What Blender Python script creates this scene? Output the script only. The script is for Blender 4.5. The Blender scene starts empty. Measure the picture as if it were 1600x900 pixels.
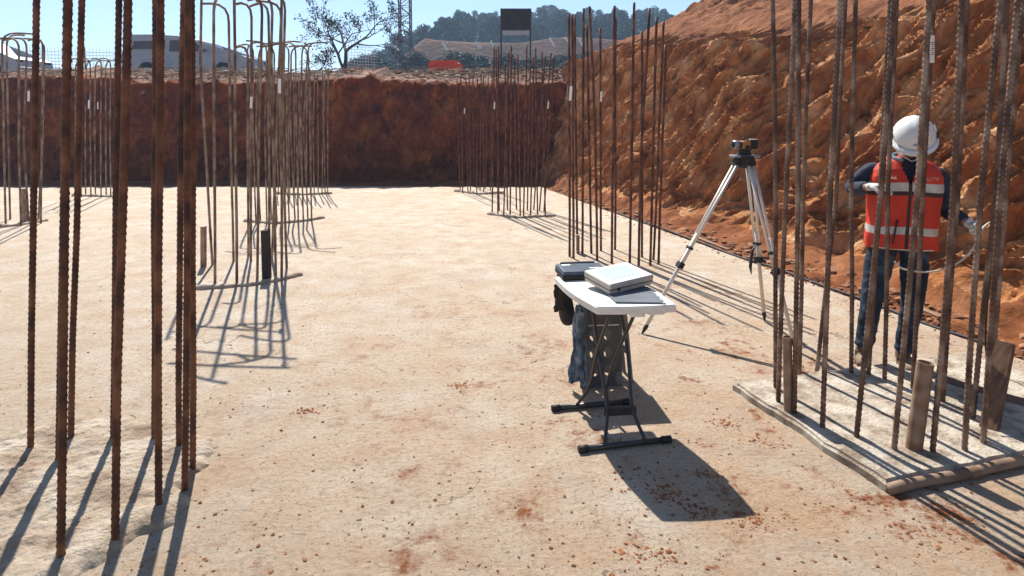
import bpy, bmesh, math, random
import numpy as np
from mathutils import Vector, Matrix, Quaternion
R = math.radians
random.seed(7); rng = np.random.default_rng(7)
S = bpy.context.scene
C = S.collection

# ---------------------------------------------------------------- camera, sky, sun, exposure
F = 930.0; PITCH = R(4.0); PX0 = 800.0; PY0 = 190 + F*math.tan(PITCH); CAMH = 1.65
cam = bpy.data.cameras.new('camera'); camo = bpy.data.objects.new('camera', cam); C.objects.link(camo)
camo.location = (0, 0, CAMH); camo.rotation_euler = (R(90) - PITCH, 0, 0)
cam.sensor_width = 36; cam.lens = F/1600*36; cam.shift_y = -(450-PY0)/1600
cam.clip_start = 0.05; cam.clip_end = 3000
S.camera = camo
SUN_EL = R(51); SUN_AZ = math.atan(-0.36)          # azimuth from +Y, negative = to the left
w = bpy.data.worlds.new('World'); S.world = w; w.use_nodes = True
nt = w.node_tree; nt.nodes.clear()
sky = nt.nodes.new('ShaderNodeTexSky'); sky.sky_type = 'NISHITA'; sky.sun_disc = False
sky.sun_elevation = SUN_EL; sky.sun_rotation = SUN_AZ; sky.air_density = 1.0; sky.dust_density = 0.25; sky.ozone_density = 3.0
bg = nt.nodes.new('ShaderNodeBackground'); bg.inputs[1].default_value = 0.078
wo = nt.nodes.new('ShaderNodeOutputWorld')
nt.links.new(sky.outputs[0], bg.inputs[0]); nt.links.new(bg.outputs[0], wo.inputs[0])
sl = bpy.data.lights.new('sun', 'SUN'); sl.energy = 4.5; sl.angle = R(0.5); sl.color = (1, .965, .905)
slo = bpy.data.objects.new('sun', sl); C.objects.link(slo)
sd = Vector((math.sin(SUN_AZ)*math.cos(SUN_EL), math.cos(SUN_AZ)*math.cos(SUN_EL), math.sin(SUN_EL)))
slo.rotation_euler = sd.to_track_quat('Z', 'Y').to_euler(); slo.location = (-8, 20, 30)
S.view_settings.view_transform = 'Standard'; S.view_settings.look = 'None'
S.view_settings.exposure = 1.0; S.view_settings.gamma = 1; S.view_settings.use_curve_mapping = False
S.cycles.volume_bounces = 0; S.cycles.max_bounces = 6

# ---------------------------------------------------------------- pixel of the 1600x900 photo -> metres
def ray(px, py):
    u = (px-PX0)/F; v = (PY0-py)/F
    return Vector((u, math.cos(PITCH)+v*math.sin(PITCH), -math.sin(PITCH)+v*math.cos(PITCH)))
def G(px, py, z=0.0):
    r = ray(px, py); t = (z-CAMH)/r.z
    return Vector((r.x*t, r.y*t, z))
def A(px, py, Y):
    r = ray(px, py); t = Y/r.y
    return Vector((r.x*t, Y, CAMH+r.z*t))

# ---------------------------------------------------------------- noise
def _h(i, j, k):
    n = (i*374761393 + j*668265263 + k*1274126177) & 0xffffffff
    n = ((n ^ (n >> 13))*1274126177) & 0xffffffff
    return ((n ^ (n >> 16)) & 0xffff)/65535.0
def vn(x, y, z=0.0):
    x = np.asarray(x, float); y = np.asarray(y, float); z = np.zeros_like(x)+z
    i = np.floor(x).astype(np.int64); j = np.floor(y).astype(np.int64); k = np.floor(z).astype(np.int64)
    f = x-i; g = y-j; h = z-k
    f = f*f*f*(f*(f*6-15)+10); g = g*g*g*(g*(g*6-15)+10); h = h*h*h*(h*(h*6-15)+10)
    def L(a, b, t): return a+(b-a)*t
    return L(L(L(_h(i,j,k),_h(i+1,j,k),f), L(_h(i,j+1,k),_h(i+1,j+1,k),f), g),
             L(L(_h(i,j,k+1),_h(i+1,j,k+1),f), L(_h(i,j+1,k+1),_h(i+1,j+1,k+1),f), g), h)*2-1
def fbm(x, y, z=0.0, o=4):
    s = 0; a = 1.0
    for q in range(o):
        s = s + a*vn(x*2**q+17*q, y*2**q-9*q, z*2**q if np.ndim(z) else z+q*3.1); a *= .5
    return s
def ridge(x, y, z=0.0, o=4):
    s = 0; a = 1.0
    for q in range(o):
        s = s + a*(1-2*np.abs(vn(x*2**q+31*q, y*2**q+5*q, z+q*2.7))); a *= .5
    return s

def sharp(x, y, z, o): 
    t_, a_ = 0, 1.0
    for q in range(o):
        n_ = 1-np.abs(vn(x*2**q+31*q, y*1.7**q+5*q, z+q*2.7)); t_ = t_ + a_*(n_**3*2-1); a_ *= .55
    return t_
# ---------------------------------------------------------------- materials
def mat(name, cols, rough=.8, metal=0, scale=5, bump=0, bscale=40, detail=6, stretch=(1,1,1), bdist=.01, spec=.3, trans=0, lo=.35, hi=.65):
    m = bpy.data.materials.new(name); m.use_nodes = True; t = m.node_tree; N = t.nodes; Lk = t.links
    b = N['Principled BSDF']; b.inputs['Roughness'].default_value = rough; b.inputs['Metallic'].default_value = metal
    b.inputs['Specular IOR Level'].default_value = spec
    tc = N.new('ShaderNodeTexCoord'); mp = N.new('ShaderNodeMapping'); mp.inputs['Scale'].default_value = stretch
    Lk.new(tc.outputs['Object'], mp.inputs[0])
    no = N.new('ShaderNodeTexNoise'); no.inputs['Scale'].default_value = scale; no.inputs['Detail'].default_value = detail
    Lk.new(mp.outputs[0], no.inputs['Vector'])
    cr = N.new('ShaderNodeValToRGB'); e = cr.color_ramp.elements
    e[0].position = lo; e[0].color = (*cols[0], 1); e[1].position = hi; e[1].color = (*cols[-1], 1)
    for q, c in enumerate(cols[1:-1]):
        k = e.new(lo+(hi-lo)*(q+1)/(len(cols)-1)); k.color = (*c, 1)
    Lk.new(no.outputs['Fac'], cr.inputs[0]); Lk.new(cr.outputs[0], b.inputs['Base Color'])
    if bump:
        n2 = N.new('ShaderNodeTexNoise'); n2.inputs['Scale'].default_value = bscale; n2.inputs['Detail'].default_value = 8; n2.inputs['Roughness'].default_value = .65
        Lk.new(mp.outputs[0], n2.inputs['Vector'])
        bp = N.new('ShaderNodeBump'); bp.inputs['Strength'].default_value = bump; bp.inputs['Distance'].default_value = bdist
        Lk.new(n2.outputs['Fac'], bp.inputs['Height']); Lk.new(bp.outputs[0], b.inputs['Normal'])
    m['out'] = 1
    return m

def concrete_mat():
    m = bpy.data.materials.new('weathered_concrete'); m.use_nodes = True; t = m.node_tree; N = t.nodes; K = t.links
    b = N['Principled BSDF']; b.inputs['Roughness'].default_value = .85; b.inputs['Specular IOR Level'].default_value = .2
    tc = N.new('ShaderNodeTexCoord'); P = tc.outputs['Object']
    def noise(sc, det=6, vec=P, ro=.55, dist=0):
        n = N.new('ShaderNodeTexNoise'); n.inputs['Scale'].default_value = sc; n.inputs['Detail'].default_value = det
        n.inputs['Roughness'].default_value = ro; n.inputs['Distortion'].default_value = dist; K.new(vec, n.inputs['Vector']); return n.outputs['Fac']
    def rng_(v, a, b_, c=0, d=1):
        n = N.new('ShaderNodeMapRange'); n.inputs[1].default_value = a; n.inputs[2].default_value = b_; n.inputs[3].default_value = c; n.inputs[4].default_value = d
        K.new(v, n.inputs[0]); return n.outputs[0]
    def mix(f, a, c, mode='MIX'):
        n = N.new('ShaderNodeMix'); n.data_type = 'RGBA'; n.blend_type = mode
        if isinstance(f, float): n.inputs[0].default_value = f
        else: K.new(f, n.inputs[0])
        for s_, v in ((6, a), (7, c)):
            if isinstance(v, tuple): n.inputs[s_].default_value = (*v, 1)
            else: K.new(v, n.inputs[s_])
        return n.outputs[2]
    def math_(op, a, c):
        n = N.new('ShaderNodeMath'); n.operation = op
        for s_, v in ((0, a), (1, c)):
            if isinstance(v, (int, float)): n.inputs[s_].default_value = v
            else: K.new(v, n.inputs[s_])
        return n.outputs[0]
    sep = N.new('ShaderNodeSeparateXYZ'); K.new(P, sep.inputs[0])
    base = mix(rng_(noise(.55, 6), .35, .65), (.565, .465, .345), (.675, .59, .475))
    base = mix(rng_(noise(3.1, 8, ro=.7), .38, .66), base, (.50, .36, .24))
    # warm soil film, thicker near the camera and to the right
    near = rng_(sep.outputs[1], 7.5, 1.5); right = rng_(sep.outputs[0], -2.5, 2.5)
    soil = math_('MULTIPLY', rng_(noise(1.3, 9, ro=.7), .36, .62), math_('MULTIPLY', near, math_('ADD', right, .30)))
    base = mix(math_('MULTIPLY', soil, .9), base, (.54, .335, .19))
    # trodden red clods stains
    st = math_('MULTIPLY', rng_(noise(1.9, 9, ro=.72, dist=.6), .53, .60), rng_(noise(9, 7, ro=.75), .46, .60))
    st = math_('MULTIPLY', st, math_('ADD', math_('MULTIPLY', math_('MULTIPLY', near, right), 2.4), .12))
    base = mix(math_('MULTIPLY', st, .95), base, (.26, .075, .022))
    # fine dark grain, then dents with their shade painted into the colour
    base = mix(rng_(noise(42, 7, ro=.82), .51, .62, 0, .58), base, (.24, .145, .085))
    base = mix(rng_(noise(19, 8, ro=.8, dist=1.5), .55, .62, 0, .42), base, (.29, .20, .13))
    vo = N.new('ShaderNodeTexVoronoi'); vo.inputs['Scale'].default_value = 17; K.new(P, vo.inputs['Vector'])
    sp = math_('MULTIPLY', rng_(vo.outputs['Distance'], .17, .10), rng_(noise(5, 3), .49, .56))
    base = mix(math_('MULTIPLY', sp, .85), base, (.13, .06, .03))
    vo2 = N.new('ShaderNodeTexVoronoi'); vo2.inputs['Scale'].default_value = 75; K.new(P, vo2.inputs['Vector'])
    sp2 = math_('MULTIPLY', rng_(vo2.outputs['Distance'], .26, .14), rng_(noise(7, 3), .46, .58))
    base = mix(math_('MULTIPLY', sp2, .55), base, (.17, .10, .055))
    # hairline cracks
    vc = N.new('ShaderNodeTexVoronoi'); vc.feature = 'DISTANCE_TO_EDGE'; vc.inputs['Scale'].default_value = .8
    wv = N.new('ShaderNodeVectorMath'); wv.operation = 'ADD'
    nn = N.new('ShaderNodeTexNoise'); nn.inputs['Scale'].default_value = 2.2; nn.inputs['Detail'].default_value = 6; K.new(P, nn.inputs['Vector'])
    K.new(P, wv.inputs[0]); K.new(nn.outputs['Color'], wv.inputs[1]); K.new(wv.outputs[0], vc.inputs['Vector'])
    ck = math_('MULTIPLY', rng_(vc.outputs['Distance'], .006, .002), rng_(noise(.7, 3), .5, .56))
    base = mix(math_('MULTIPLY', ck, .6), base, (.12, .08, .05))
    base = mix(rng_(noise(1.1, 10, ro=.78), .52, .60, 0, .30), base, (.41, .345, .275))
    K.new(base, b.inputs['Base Color'])
    # trowel and foot marks: streaky relief
    mp = N.new('ShaderNodeMapping'); mp.inputs['Scale'].default_value = (1.5, 2.6, 1); mp.inputs['Rotation'].default_value = (0, 0, R(-14)); K.new(P, mp.inputs[0])
    st2 = noise(6.5, 9, vec=mp.outputs[0], ro=.74, dist=.9)
    h = math_('ADD', math_('MULTIPLY', st2, 1.0), math_('MULTIPLY', noise(30, 8, ro=.9), .95))
    h = math_('ADD', h, math_('MULTIPLY', sp, -.3))
    bp = N.new('ShaderNodeBump'); bp.inputs['Strength'].default_value = .95; bp.inputs['Distance'].default_value = .022
    K.new(h, bp.inputs['Height']); K.new(bp.outputs[0], b.inputs['Normal'])
    return m

M = {}
M['concrete'] = concrete_mat()
M['pad'] = mat('pale_grey_concrete', [(.25,.185,.13),(.42,.345,.26),(.54,.465,.37)], .9, scale=9, bump=1, bscale=45, bdist=.022, detail=12, lo=.36, hi=.6)
M['mortar'] = mat('rough_mortar', [(.26,.18,.12),(.40,.31,.22),(.50,.415,.32)], .9, scale=5, bump=1, bscale=30, bdist=.03)
M['mortar_dark'] = mat('mortar_rim', [(.26,.19,.14),(.42,.33,.25)], .9, scale=12, bump=.8, bscale=40, bdist=.01)
def earth_mat(name, c0, c1, c2, streak, bd, lo=.32, hi=.68):
    m = mat(name, [c0, c1, c2], .95, scale=1.9, detail=12, spec=.12, lo=lo, hi=hi)
    t = m.node_tree; N = t.nodes; K = t.links; b = N['Principled BSDF']
    tc = N['Texture Coordinate']; mp = N.new('ShaderNodeMapping'); mp.vector_type = 'TEXTURE'; mp.inputs['Scale'].default_value = streak[0]; mp.inputs['Rotation'].default_value = streak[1]
    K.new(tc.outputs['Object'], mp.inputs[0])
    a = N.new('ShaderNodeTexNoise'); a.inputs['Scale'].default_value = 2.6; a.inputs['Detail'].default_value = 9; a.inputs['Roughness'].default_value = .68; a.inputs['Distortion'].default_value = .9
    K.new(mp.outputs[0], a.inputs['Vector'])
    c = N.new('ShaderNodeTexNoise'); c.inputs['Scale'].default_value = 24; c.inputs['Detail'].default_value = 7; c.inputs['Roughness'].default_value = .7
    K.new(tc.outputs['Object'], c.inputs['Vector'])
    no = [n for n in N if n.type == 'TEX_NOISE'][0]; cr = [n for n in N if n.type == 'VALTORGB'][0]
    av = N.new('ShaderNodeMath'); av.operation = 'MULTIPLY_ADD'; av.inputs[1].default_value = .55; hf = N.new('ShaderNodeMath'); hf.operation = 'MULTIPLY'; hf.inputs[1].default_value = .45
    K.new(no.outputs['Fac'], hf.inputs[0]); K.new(a.outputs['Fac'], av.inputs[0]); K.new(hf.outputs[0], av.inputs[2]); K.new(av.outputs[0], cr.inputs[0])
    ad = N.new('ShaderNodeMath'); ad.operation = 'MULTIPLY_ADD'; ad.inputs[1].default_value = .25; K.new(c.outputs['Fac'], ad.inputs[0]); K.new(a.outputs['Fac'], ad.inputs[2])
    bp = N.new('ShaderNodeBump'); bp.inputs['Strength'].default_value = .9; bp.inputs['Distance'].default_value = bd
    K.new(ad.outputs[0], bp.inputs['Height']); K.new(bp.outputs[0], b.inputs['Normal'])
    return m
M['cliff'] = earth_mat('red_clay_cut', (.18,.048,.013), (.48,.19,.068), (.74,.43,.22), ((.7,.7,3.6), (R(46),0,0)), .18, .37, .64)
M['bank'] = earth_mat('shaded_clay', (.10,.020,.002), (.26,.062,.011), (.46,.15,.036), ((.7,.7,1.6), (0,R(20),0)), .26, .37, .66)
M['soil'] = earth_mat('loose_red_soil', (.12,.036,.012), (.21,.072,.025), (.33,.145,.065), ((1,1,1), (0,0,0)), .06)
M['slope'] = earth_mat('graded_slope', (.13,.040,.016), (.23,.085,.034), (.36,.165,.078), ((.8,.8,3), (R(60),0,0)), .08)
M['clod'] = mat('clods', [(.13,.045,.018),(.36,.18,.09)], .95, scale=3)
M['pebble'] = mat('pebble', [(.14,.05,.022),(.28,.13,.065)], .95, scale=3)
M['redcrumb'] = mat('red_crumbs', [(.15,.045,.014),(.30,.11,.04)], .95, scale=8)
M['rubble'] = mat('dry_rubble', [(.11,.055,.03),(.27,.17,.10),(.46,.36,.26)], .95, scale=1.5)
M['rust'] = mat('rusty_ribbed_steel', [(.035,.012,.006),(.10,.032,.012),(.19,.075,.032)], .6, metal=.25, scale=9, bump=.5, bscale=160, bdist=.002, spec=.5)
M['rust_dusty'] = mat('cement_dusted_steel', [(.09,.048,.028),(.20,.13,.085),(.31,.23,.165)], .7, metal=.15, scale=6, bump=.4, bscale=120, bdist=.002, spec=.4)
M['rust_right'] = mat('weathered_grey_rust', [(.055,.024,.013),(.13,.07,.042),(.28,.20,.145)], .45, metal=.4, scale=7, bump=.5, bscale=150, bdist=.002, spec=.6)
M['pipe'] = mat('old_steel_pipe', [(.17,.085,.045),(.34,.24,.17)], .6, metal=.3, scale=10, bump=.4, bscale=80, bdist=.003)
M['timber'] = mat('dark_timber', [(.10,.05,.028),(.20,.11,.065)], .85, scale=8, stretch=(1,8,1), bump=.5, bscale=20)
M['tube'] = mat('brown_tube', [(.17,.10,.06),(.30,.20,.13)], .6, scale=6, bump=.2, bscale=50)
M['table'] = mat('cream_plastic', [(.62,.58,.52),(.70,.66,.60)], .45, scale=30, bump=.25, bscale=300, bdist=.001, spec=.5)
M['black'] = mat('black_coated_steel', [(.018,.015,.014),(.03,.026,.024)], .35, scale=30, spec=.5)
M['casecover'] = mat('dark_case', [(.045,.055,.07),(.065,.078,.095)], .38, scale=20, bump=.15, bscale=200, bdist=.001, spec=.5)
M['blackrub'] = mat('black_rubber', [(.014,.013,.013),(.025,.022,.02)], .6, scale=20)
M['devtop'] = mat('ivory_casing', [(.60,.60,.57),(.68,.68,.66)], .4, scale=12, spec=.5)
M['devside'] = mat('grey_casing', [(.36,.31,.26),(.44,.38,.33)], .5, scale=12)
M['screen'] = mat('pale_blue_screen', [(.46,.56,.60),(.52,.62,.66)], .2, scale=6, spec=.6)
M['folder'] = mat('grey_folder', [(.10,.115,.13),(.14,.15,.165)], .5, scale=10)
M['stool'] = mat('grey_plastic', [(.12,.115,.11),(.17,.16,.15)], .5, scale=8)
M['denim'] = mat('washed_denim', [(.03,.04,.06),(.12,.155,.20),(.32,.37,.42)], .9, scale=14, bump=.6, bscale=60, bdist=.006, lo=.3, hi=.75)
M['jeans'] = mat('dark_jeans', [(.007,.010,.018),(.022,.036,.060),(.12,.17,.24)], .9, scale=7, bump=.8, bscale=24, bdist=.012, lo=.35, hi=.8)
M['navy'] = mat('navy_jacket', [(.014,.018,.032),(.03,.04,.065)], .85, scale=8, bump=.8, bscale=22, bdist=.012)
M['bag'] = mat('black_bag', [(.016,.013,.012),(.045,.032,.025)], .8, scale=8, bump=.8, bscale=20, bdist=.01)
M['vest'] = mat('orange_red_vest', [(.50,.034,.014),(.60,.050,.020)], .7, scale=6, bump=.5, bscale=14, bdist=.012)
M['silver'] = mat('reflective_tape', [(.42,.40,.37),(.55,.53,.50)], .35, scale=20, spec=.6)
M['tape_dark'] = mat('dark_tape', [(.03,.02,.02),(.05,.03,.03)], .7)
M['cream'] = mat('cream_mark', [(.6,.5,.36),(.7,.6,.45)], .7)
M['skin'] = mat('tanned_skin', [(.22,.095,.055),(.29,.13,.075)], .6, scale=12)
M['hair'] = mat('black_hair', [(.012,.009,.008),(.03,.02,.015)], .7, scale=30)
M['helmet'] = mat('white_helmet', [(.66,.66,.64),(.72,.72,.70)], .28, scale=3, spec=.5)
M['glove'] = mat('white_glove', [(.45,.43,.40),(.62,.60,.57)], .9, scale=20, bump=.5, bscale=80, bdist=.004)
M['boot'] = mat('dusty_boot', [(.12,.07,.045),(.28,.20,.14)], .9, scale=14)
M['alu'] = mat('aluminium', [(.56,.50,.42),(.66,.60,.52)], .4, metal=.2, scale=8, spec=.5)
M['orange'] = mat('orange_body', [(.36,.15,.045),(.44,.20,.07)], .5)
M['steelgrey'] = mat('grey_metal', [(.24,.24,.25),(.34,.34,.34)], .4, metal=.5)
M['glass'] = mat('dark_glass', [(.02,.025,.03),(.04,.04,.05)], .08, spec=.8)
M['cable'] = mat('pale_hose', [(.55,.43,.30),(.65,.53,.40)], .5)
M['white'] = mat('shaded_white_paint', [(.30,.31,.33),(.36,.37,.39)], .35, scale=3, spec=.5)  # white paint greyed, the vehicles' shade is put into the colour
M['paper'] = mat('white_tag', [(.72,.70,.66),(.80,.78,.75)], .6)
M['ink'] = mat('ink', [(.04,.03,.03),(.05,.04,.04)], .7)
M['truckwin'] = mat('tinted_window', [(.05,.022,.014),(.09,.04,.025)], .12, spec=.7)
M['red'] = mat('red_plastic', [(.66,.045,.02),(.76,.07,.03)], .45, scale=5)
M['panel'] = mat('dark_sign_back', [(.022,.016,.015),(.04,.028,.026)], .7)
M['mast'] = mat('dark_mast_steel', [(.03,.025,.025),(.06,.05,.05)], .6, metal=.3)
M['fence'] = mat('pale_netting', [(.66,.68,.70),(.75,.76,.78)], .6)
M['bark'] = mat('dark_bark', [(.025,.018,.014),(.05,.038,.03)], .9)
M['leafdark'] = mat('dry_dark_leaves', [(.025,.022,.016),(.055,.045,.03)], .8, scale=3)
M['pine'] = mat('pine_needles', [(.016,.030,.018),(.030,.052,.028),(.05,.075,.036)], .85, scale=1.2)
M['shrub'] = mat('grey_green_shrub', [(.030,.045,.035),(.06,.085,.06)], .85, scale=1.0)
M['grasshill'] = mat('far_hill_soil', [(.05,.045,.025),(.10,.075,.04)], .95, scale=.2)
M['berm'] = mat('far_brown_cut', [(.065,.034,.022),(.15,.078,.048)], .95, scale=.35, bump=1, bscale=2, bdist=.3)
M['upper'] = mat('upper_ground_soil', [(.12,.05,.025),(.26,.14,.085)], .95, scale=1.2, bump=.8, bscale=10, bdist=.05)

# ---------------------------------------------------------------- object helpers
def link(name, me, m, parent=None, smooth=False):
    o = bpy.data.objects.new(name, me); C.objects.link(o)
    if m is not None:
        for x in (m if isinstance(m, (list, tuple)) else [m]): me.materials.append(x)
    if smooth: me.polygons.foreach_set('use_smooth', [True]*len(me.polygons))
    if parent is not None: o.parent = parent
    return o
def tag(o, label=None, cat=None, group=None, kind=None):
    if label: o['label'] = label
    if cat: o['category'] = cat
    if group: o['group'] = group
    if kind: o['kind'] = kind
    return o
def empty(name, loc=(0,0,0), rz=0):
    o = bpy.data.objects.new(name, None); C.objects.link(o); o.location = loc; o.rotation_euler = (0,0,rz); o.empty_display_size = .1
    return o
class MB:
    def __init__(s): s.v = []; s.f = []; s.mi = []
    def add(s, v, f, mi=0):
        b = len(s.v); s.v += [tuple(p) for p in v]; s.f += [tuple(i+b for i in q) for q in f]; s.mi += [mi]*len(f); return s
    def box(s, c, d, rot=None, mi=0, bev=0):
        bm = bmesh.new(); bmesh.ops.create_cube(bm, size=1)
        for v in bm.verts: v.co = Vector((v.co.x*d[0], v.co.y*d[1], v.co.z*d[2]))
        if bev: bmesh.ops.bevel(bm, geom=bm.edges[:], offset=bev, segments=2, affect='EDGES', profile=.5)
        Rm = rot if rot is not None else Matrix.Identity(3)
        bm.verts.index_update()
        s.add([Rm @ v.co + Vector(c) for v in bm.verts], [[v.index for v in f.verts] for f in bm.faces], mi); bm.free(); return s
    def tube(s, pts, rad, n=8, cap=True, mi=0, flat=1.0):
        pts = [Vector(p) for p in pts]; rs = rad if isinstance(rad, (list, tuple)) else [rad]*len(pts)
        vs = []; up = None
        for i, p in enumerate(pts):
            t = (pts[min(i+1, len(pts)-1)]-pts[max(i-1, 0)]).normalized()
            if up is None:
                up = Vector((0,0,1)) if abs(t.z) < .9 else Vector((1,0,0))
            a = up-t*up.dot(t)
            if a.length < 1e-5: a = t.orthogonal()
            a.normalize(); b_ = t.cross(a); up = a
            for k in range(n):
                th = 2*math.pi*k/n; vs.append(p + a*math.cos(th)*rs[i]*flat + b_*math.sin(th)*rs[i])
        fs = [(i*n+k, i*n+(k+1)%n, (i+1)*n+(k+1)%n, (i+1)*n+k) for i in range(len(pts)-1) for k in range(n)]
        if cap: fs += [tuple(range(n))[::-1], tuple((len(pts)-1)*n+k for k in range(n))]
        return s.add(vs, fs, mi)
    def lathe(s, prof, n=24, M_=None, mi=0):
        M_ = M_ or Matrix.Identity(4)
        vs = [M_ @ Vector((r*math.cos(2*math.pi*k/n), r*math.sin(2*math.pi*k/n), z)) for r, z in prof for k in range(n)]
        fs = [(i*n+k, i*n+(k+1)%n, (i+1)*n+(k+1)%n, (i+1)*n+k) for i in range(len(prof)-1) for k in range(n)]
        fs += [tuple(range(n))[::-1], tuple((len(prof)-1)*n+k for k in range(n))]
        return s.add(vs, fs, mi)
    def prism(s, poly, z0, z1, mi=0):          # poly: xy list ccw
        n = len(poly); v = [(x, y, z0) for x, y in poly]+[(x, y, z1) for x, y in poly]
        f = [tuple(range(n))[::-1], tuple(range(n, 2*n))]+[(i, (i+1) % n, n+(i+1) % n, n+i) for i in range(n)]
        return s.add(v, f, mi)
    def xf(s, Mx):
        s.v = [tuple(Mx @ Vector(p)) for p in s.v]; return s
    def build(s, name, m, parent=None, smooth=False):
        me = bpy.data.meshes.new(name); me.from_pydata(s.v, [], s.f); me.validate()
        o = link(name, me, m, parent, smooth)
        if len(me.polygons) == len(s.mi): me.polygons.foreach_set('material_index', s.mi)
        me.update(); return o
def grid(name, X, Y, Z, m, smooth=True):
    h, w_ = X.shape; v = np.stack([X, Y, Z], -1).reshape(-1, 3)
    i = np.arange(h*w_).reshape(h, w_)
    f = np.stack([i[:-1,:-1], i[:-1,1:], i[1:,1:], i[1:,:-1]], -1).reshape(-1, 4)
    me = bpy.data.meshes.new(name)
    me.vertices.add(len(v)); me.vertices.foreach_set('co', v.ravel())
    me.loops.add(f.size); me.loops.foreach_set('vertex_index', f.ravel().astype(np.int32))
    me.polygons.add(len(f)); me.polygons.foreach_set('loop_start', np.arange(0, f.size, 4, dtype=np.int32))
    me.update(calc_edges=True); me.validate()
    return link(name, me, m, None, smooth)
def skin(verts, edges, sub=2):
    """verts: list of (co, r or (rx,ry)); grown surface as raw vertex/face lists"""
    me = bpy.data.meshes.new('tmp'); me.from_pydata([v[0] for v in verts], edges, [])
    o = bpy.data.objects.new('tmp', me); C.objects.link(o)
    md = o.modifiers.new('s', 'SKIN'); md.use_smooth_shade = True; md.branch_smoothing = .5
    for i, v in enumerate(verts):
        r = v[1] if isinstance(v[1], tuple) else (v[1], v[1]); me.skin_vertices[0].data[i].radius = r
        me.skin_vertices[0].data[i].use_root = (i == 0)
    s2 = o.modifiers.new('u', 'SUBSURF'); s2.levels = sub; s2.render_levels = sub
    dg = bpy.context.evaluated_depsgraph_get(); ev = o.evaluated_get(dg); m2 = ev.to_mesh()
    vs = [tuple(v.co) for v in m2.vertices]; fs = [tuple(p.vertices) for p in m2.polygons]
    ev.to_mesh_clear(); bpy.data.objects.remove(o); bpy.data.meshes.remove(me)
    return vs, fs

# ================================================================= SETTING
E0 = Vector((.66, 15.3, 0)); ED = Vector((-.248, .969, 0)).normalized(); EN = Vector((ED.y, -ED.x, 0))
def edge_at(y): return E0 + ED*((y-E0.y)/ED.y)
# ground: one sheet under everything
mb = MB(); mb.add([(-240,-50,-.16),(240,-50,-.16),(240,380,-.16),(-240,380,-.16)], [(0,1,2,3)]); tag(mb.build('ground', M['soil']), kind='structure')
# slab with a slightly broken right edge
pts = []
for q in range(121):
    y = -8 + (15.05+8)*q/120; p = edge_at(y)
    pts.append((p.x + .018*float(fbm(np.array([y*1.7]), np.array([3.3]))[0]), y))
poly = [(-18, -8)]+pts+[(-18, 15.05)]
mb = MB().prism(poly, -.12, 0); slab = tag(mb.build('concrete_slab', M['concrete']), kind='structure')
# floor of soil between slab and the cuts
X, Y = np.meshgrid(np.linspace(-18, 3.2, 190), np.linspace(14.9, 17.9, 40)); tag(grid('soil_floor', X, Y, -.05+.03*fbm(X*1.5, Y*1.5), M['soil']), kind='structure')

# right-hand cut: soil strip, rugged clay face, graded slope behind
ns, nw = 820, 320
s_ = np.linspace(-16.5, 2.4, ns)
w_ = np.concatenate([np.linspace(0, 4.9, 240), np.linspace(4.9, 15.5, nw-240+1)[1:]])
SS, WW = np.meshgrid(s_, w_)
yy = E0.y + ED.y*SS
u0 = .78 + .26*np.sin((yy-8.5)*.62+2.6) + .10*fbm(SS*.9, SS*0+4)
u0 = np.clip(u0, .45, 1.2); u0 = u0 + (.50-u0)*np.clip((yy-11)/3.5, 0, 1)
# profile: arc length -> (u, z)
face_t = np.clip((WW-1.0)/3.45, 0, 1)
farf = np.clip((yy-9.5)/4.5, 0, 1); run = 1.62 - .55*farf; ht = 2.95 + .42*farf
uu = np.where(WW < 1.0, WW*u0, u0 + face_t*run + np.maximum(WW-4.45, 0)*.905)
zz = np.where(WW < 1.0, -.05+.13*WW**2*.9, .067 + face_t*ht + np.maximum(WW-4.45, 0)*.44)
rough = np.clip((WW-.85)/.6, 0, 1)*np.clip(1-(WW-4.3)/.9, .0, 1)
al = (-SS*.62 + WW*.78); ac = (SS*.78 + WW*.62)
wr = fbm(SS*.6, WW*.6, 3.3, 4)*.8
big = fbm(SS*.6, WW*.8, 1.1, 3)*.26
st1 = .9*sharp(ac*1.6+wr*1.0, al*.24+wr*.4, 2.2, 5)*.20
st2 = sharp(ac*4.4+wr*1.5, al*.50+wr*.6, 5.2, 4)*.085
bl = (np.floor(fbm(SS*1.1+wr, WW*1.4+wr, 7.7, 3)*3.2)/3.2)*.05
ledge = np.abs(vn(WW*1.8+.8*fbm(SS*.7, SS*0), SS*.3, 9.1))*.06
st3 = sharp(ac*10+wr*2.5, al*.9+wr, 8.8, 2)*.045 + sharp(ac*17+wr*5, al*4+wr, 4.8, 1)*.016
dn = rough*(big*.30 + st3 + st1*.50 + st2 + bl - ledge) + (1-rough)*.0
fine = fbm(SS*6, WW*6, .3, 4)*.025 + ridge(SS*1.3+wr, WW*4.5, 4.1, 4)*.035*np.clip((WW-4.6)/1, 0, 1) + fbm(SS*2, WW*2, 6.3, 4)*.05*np.clip(1-WW/1.2, 0, 1)
nu, nz = -.93, .36
upper = np.clip((WW-4.4)/2, 0, 1)
uu = uu + dn*nu; zz = zz + dn*nz + fine + upper*(.16*fbm(SS*.35, WW*.4, 8.2, 3) + .07*sharp(SS*1.2+WW*1.0+wr, WW*.3-SS*.2, 3.2, 4)+.02*sharp(SS*5+WW*4+wr*2, WW*1.2-SS, 3.9, 3))
# toe talus
zz = zz + .14*np.exp(-((WW-1.05)/.28)**2)*(1+.6*fbm(SS*2.5, WW*3, 2, 3))
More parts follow.
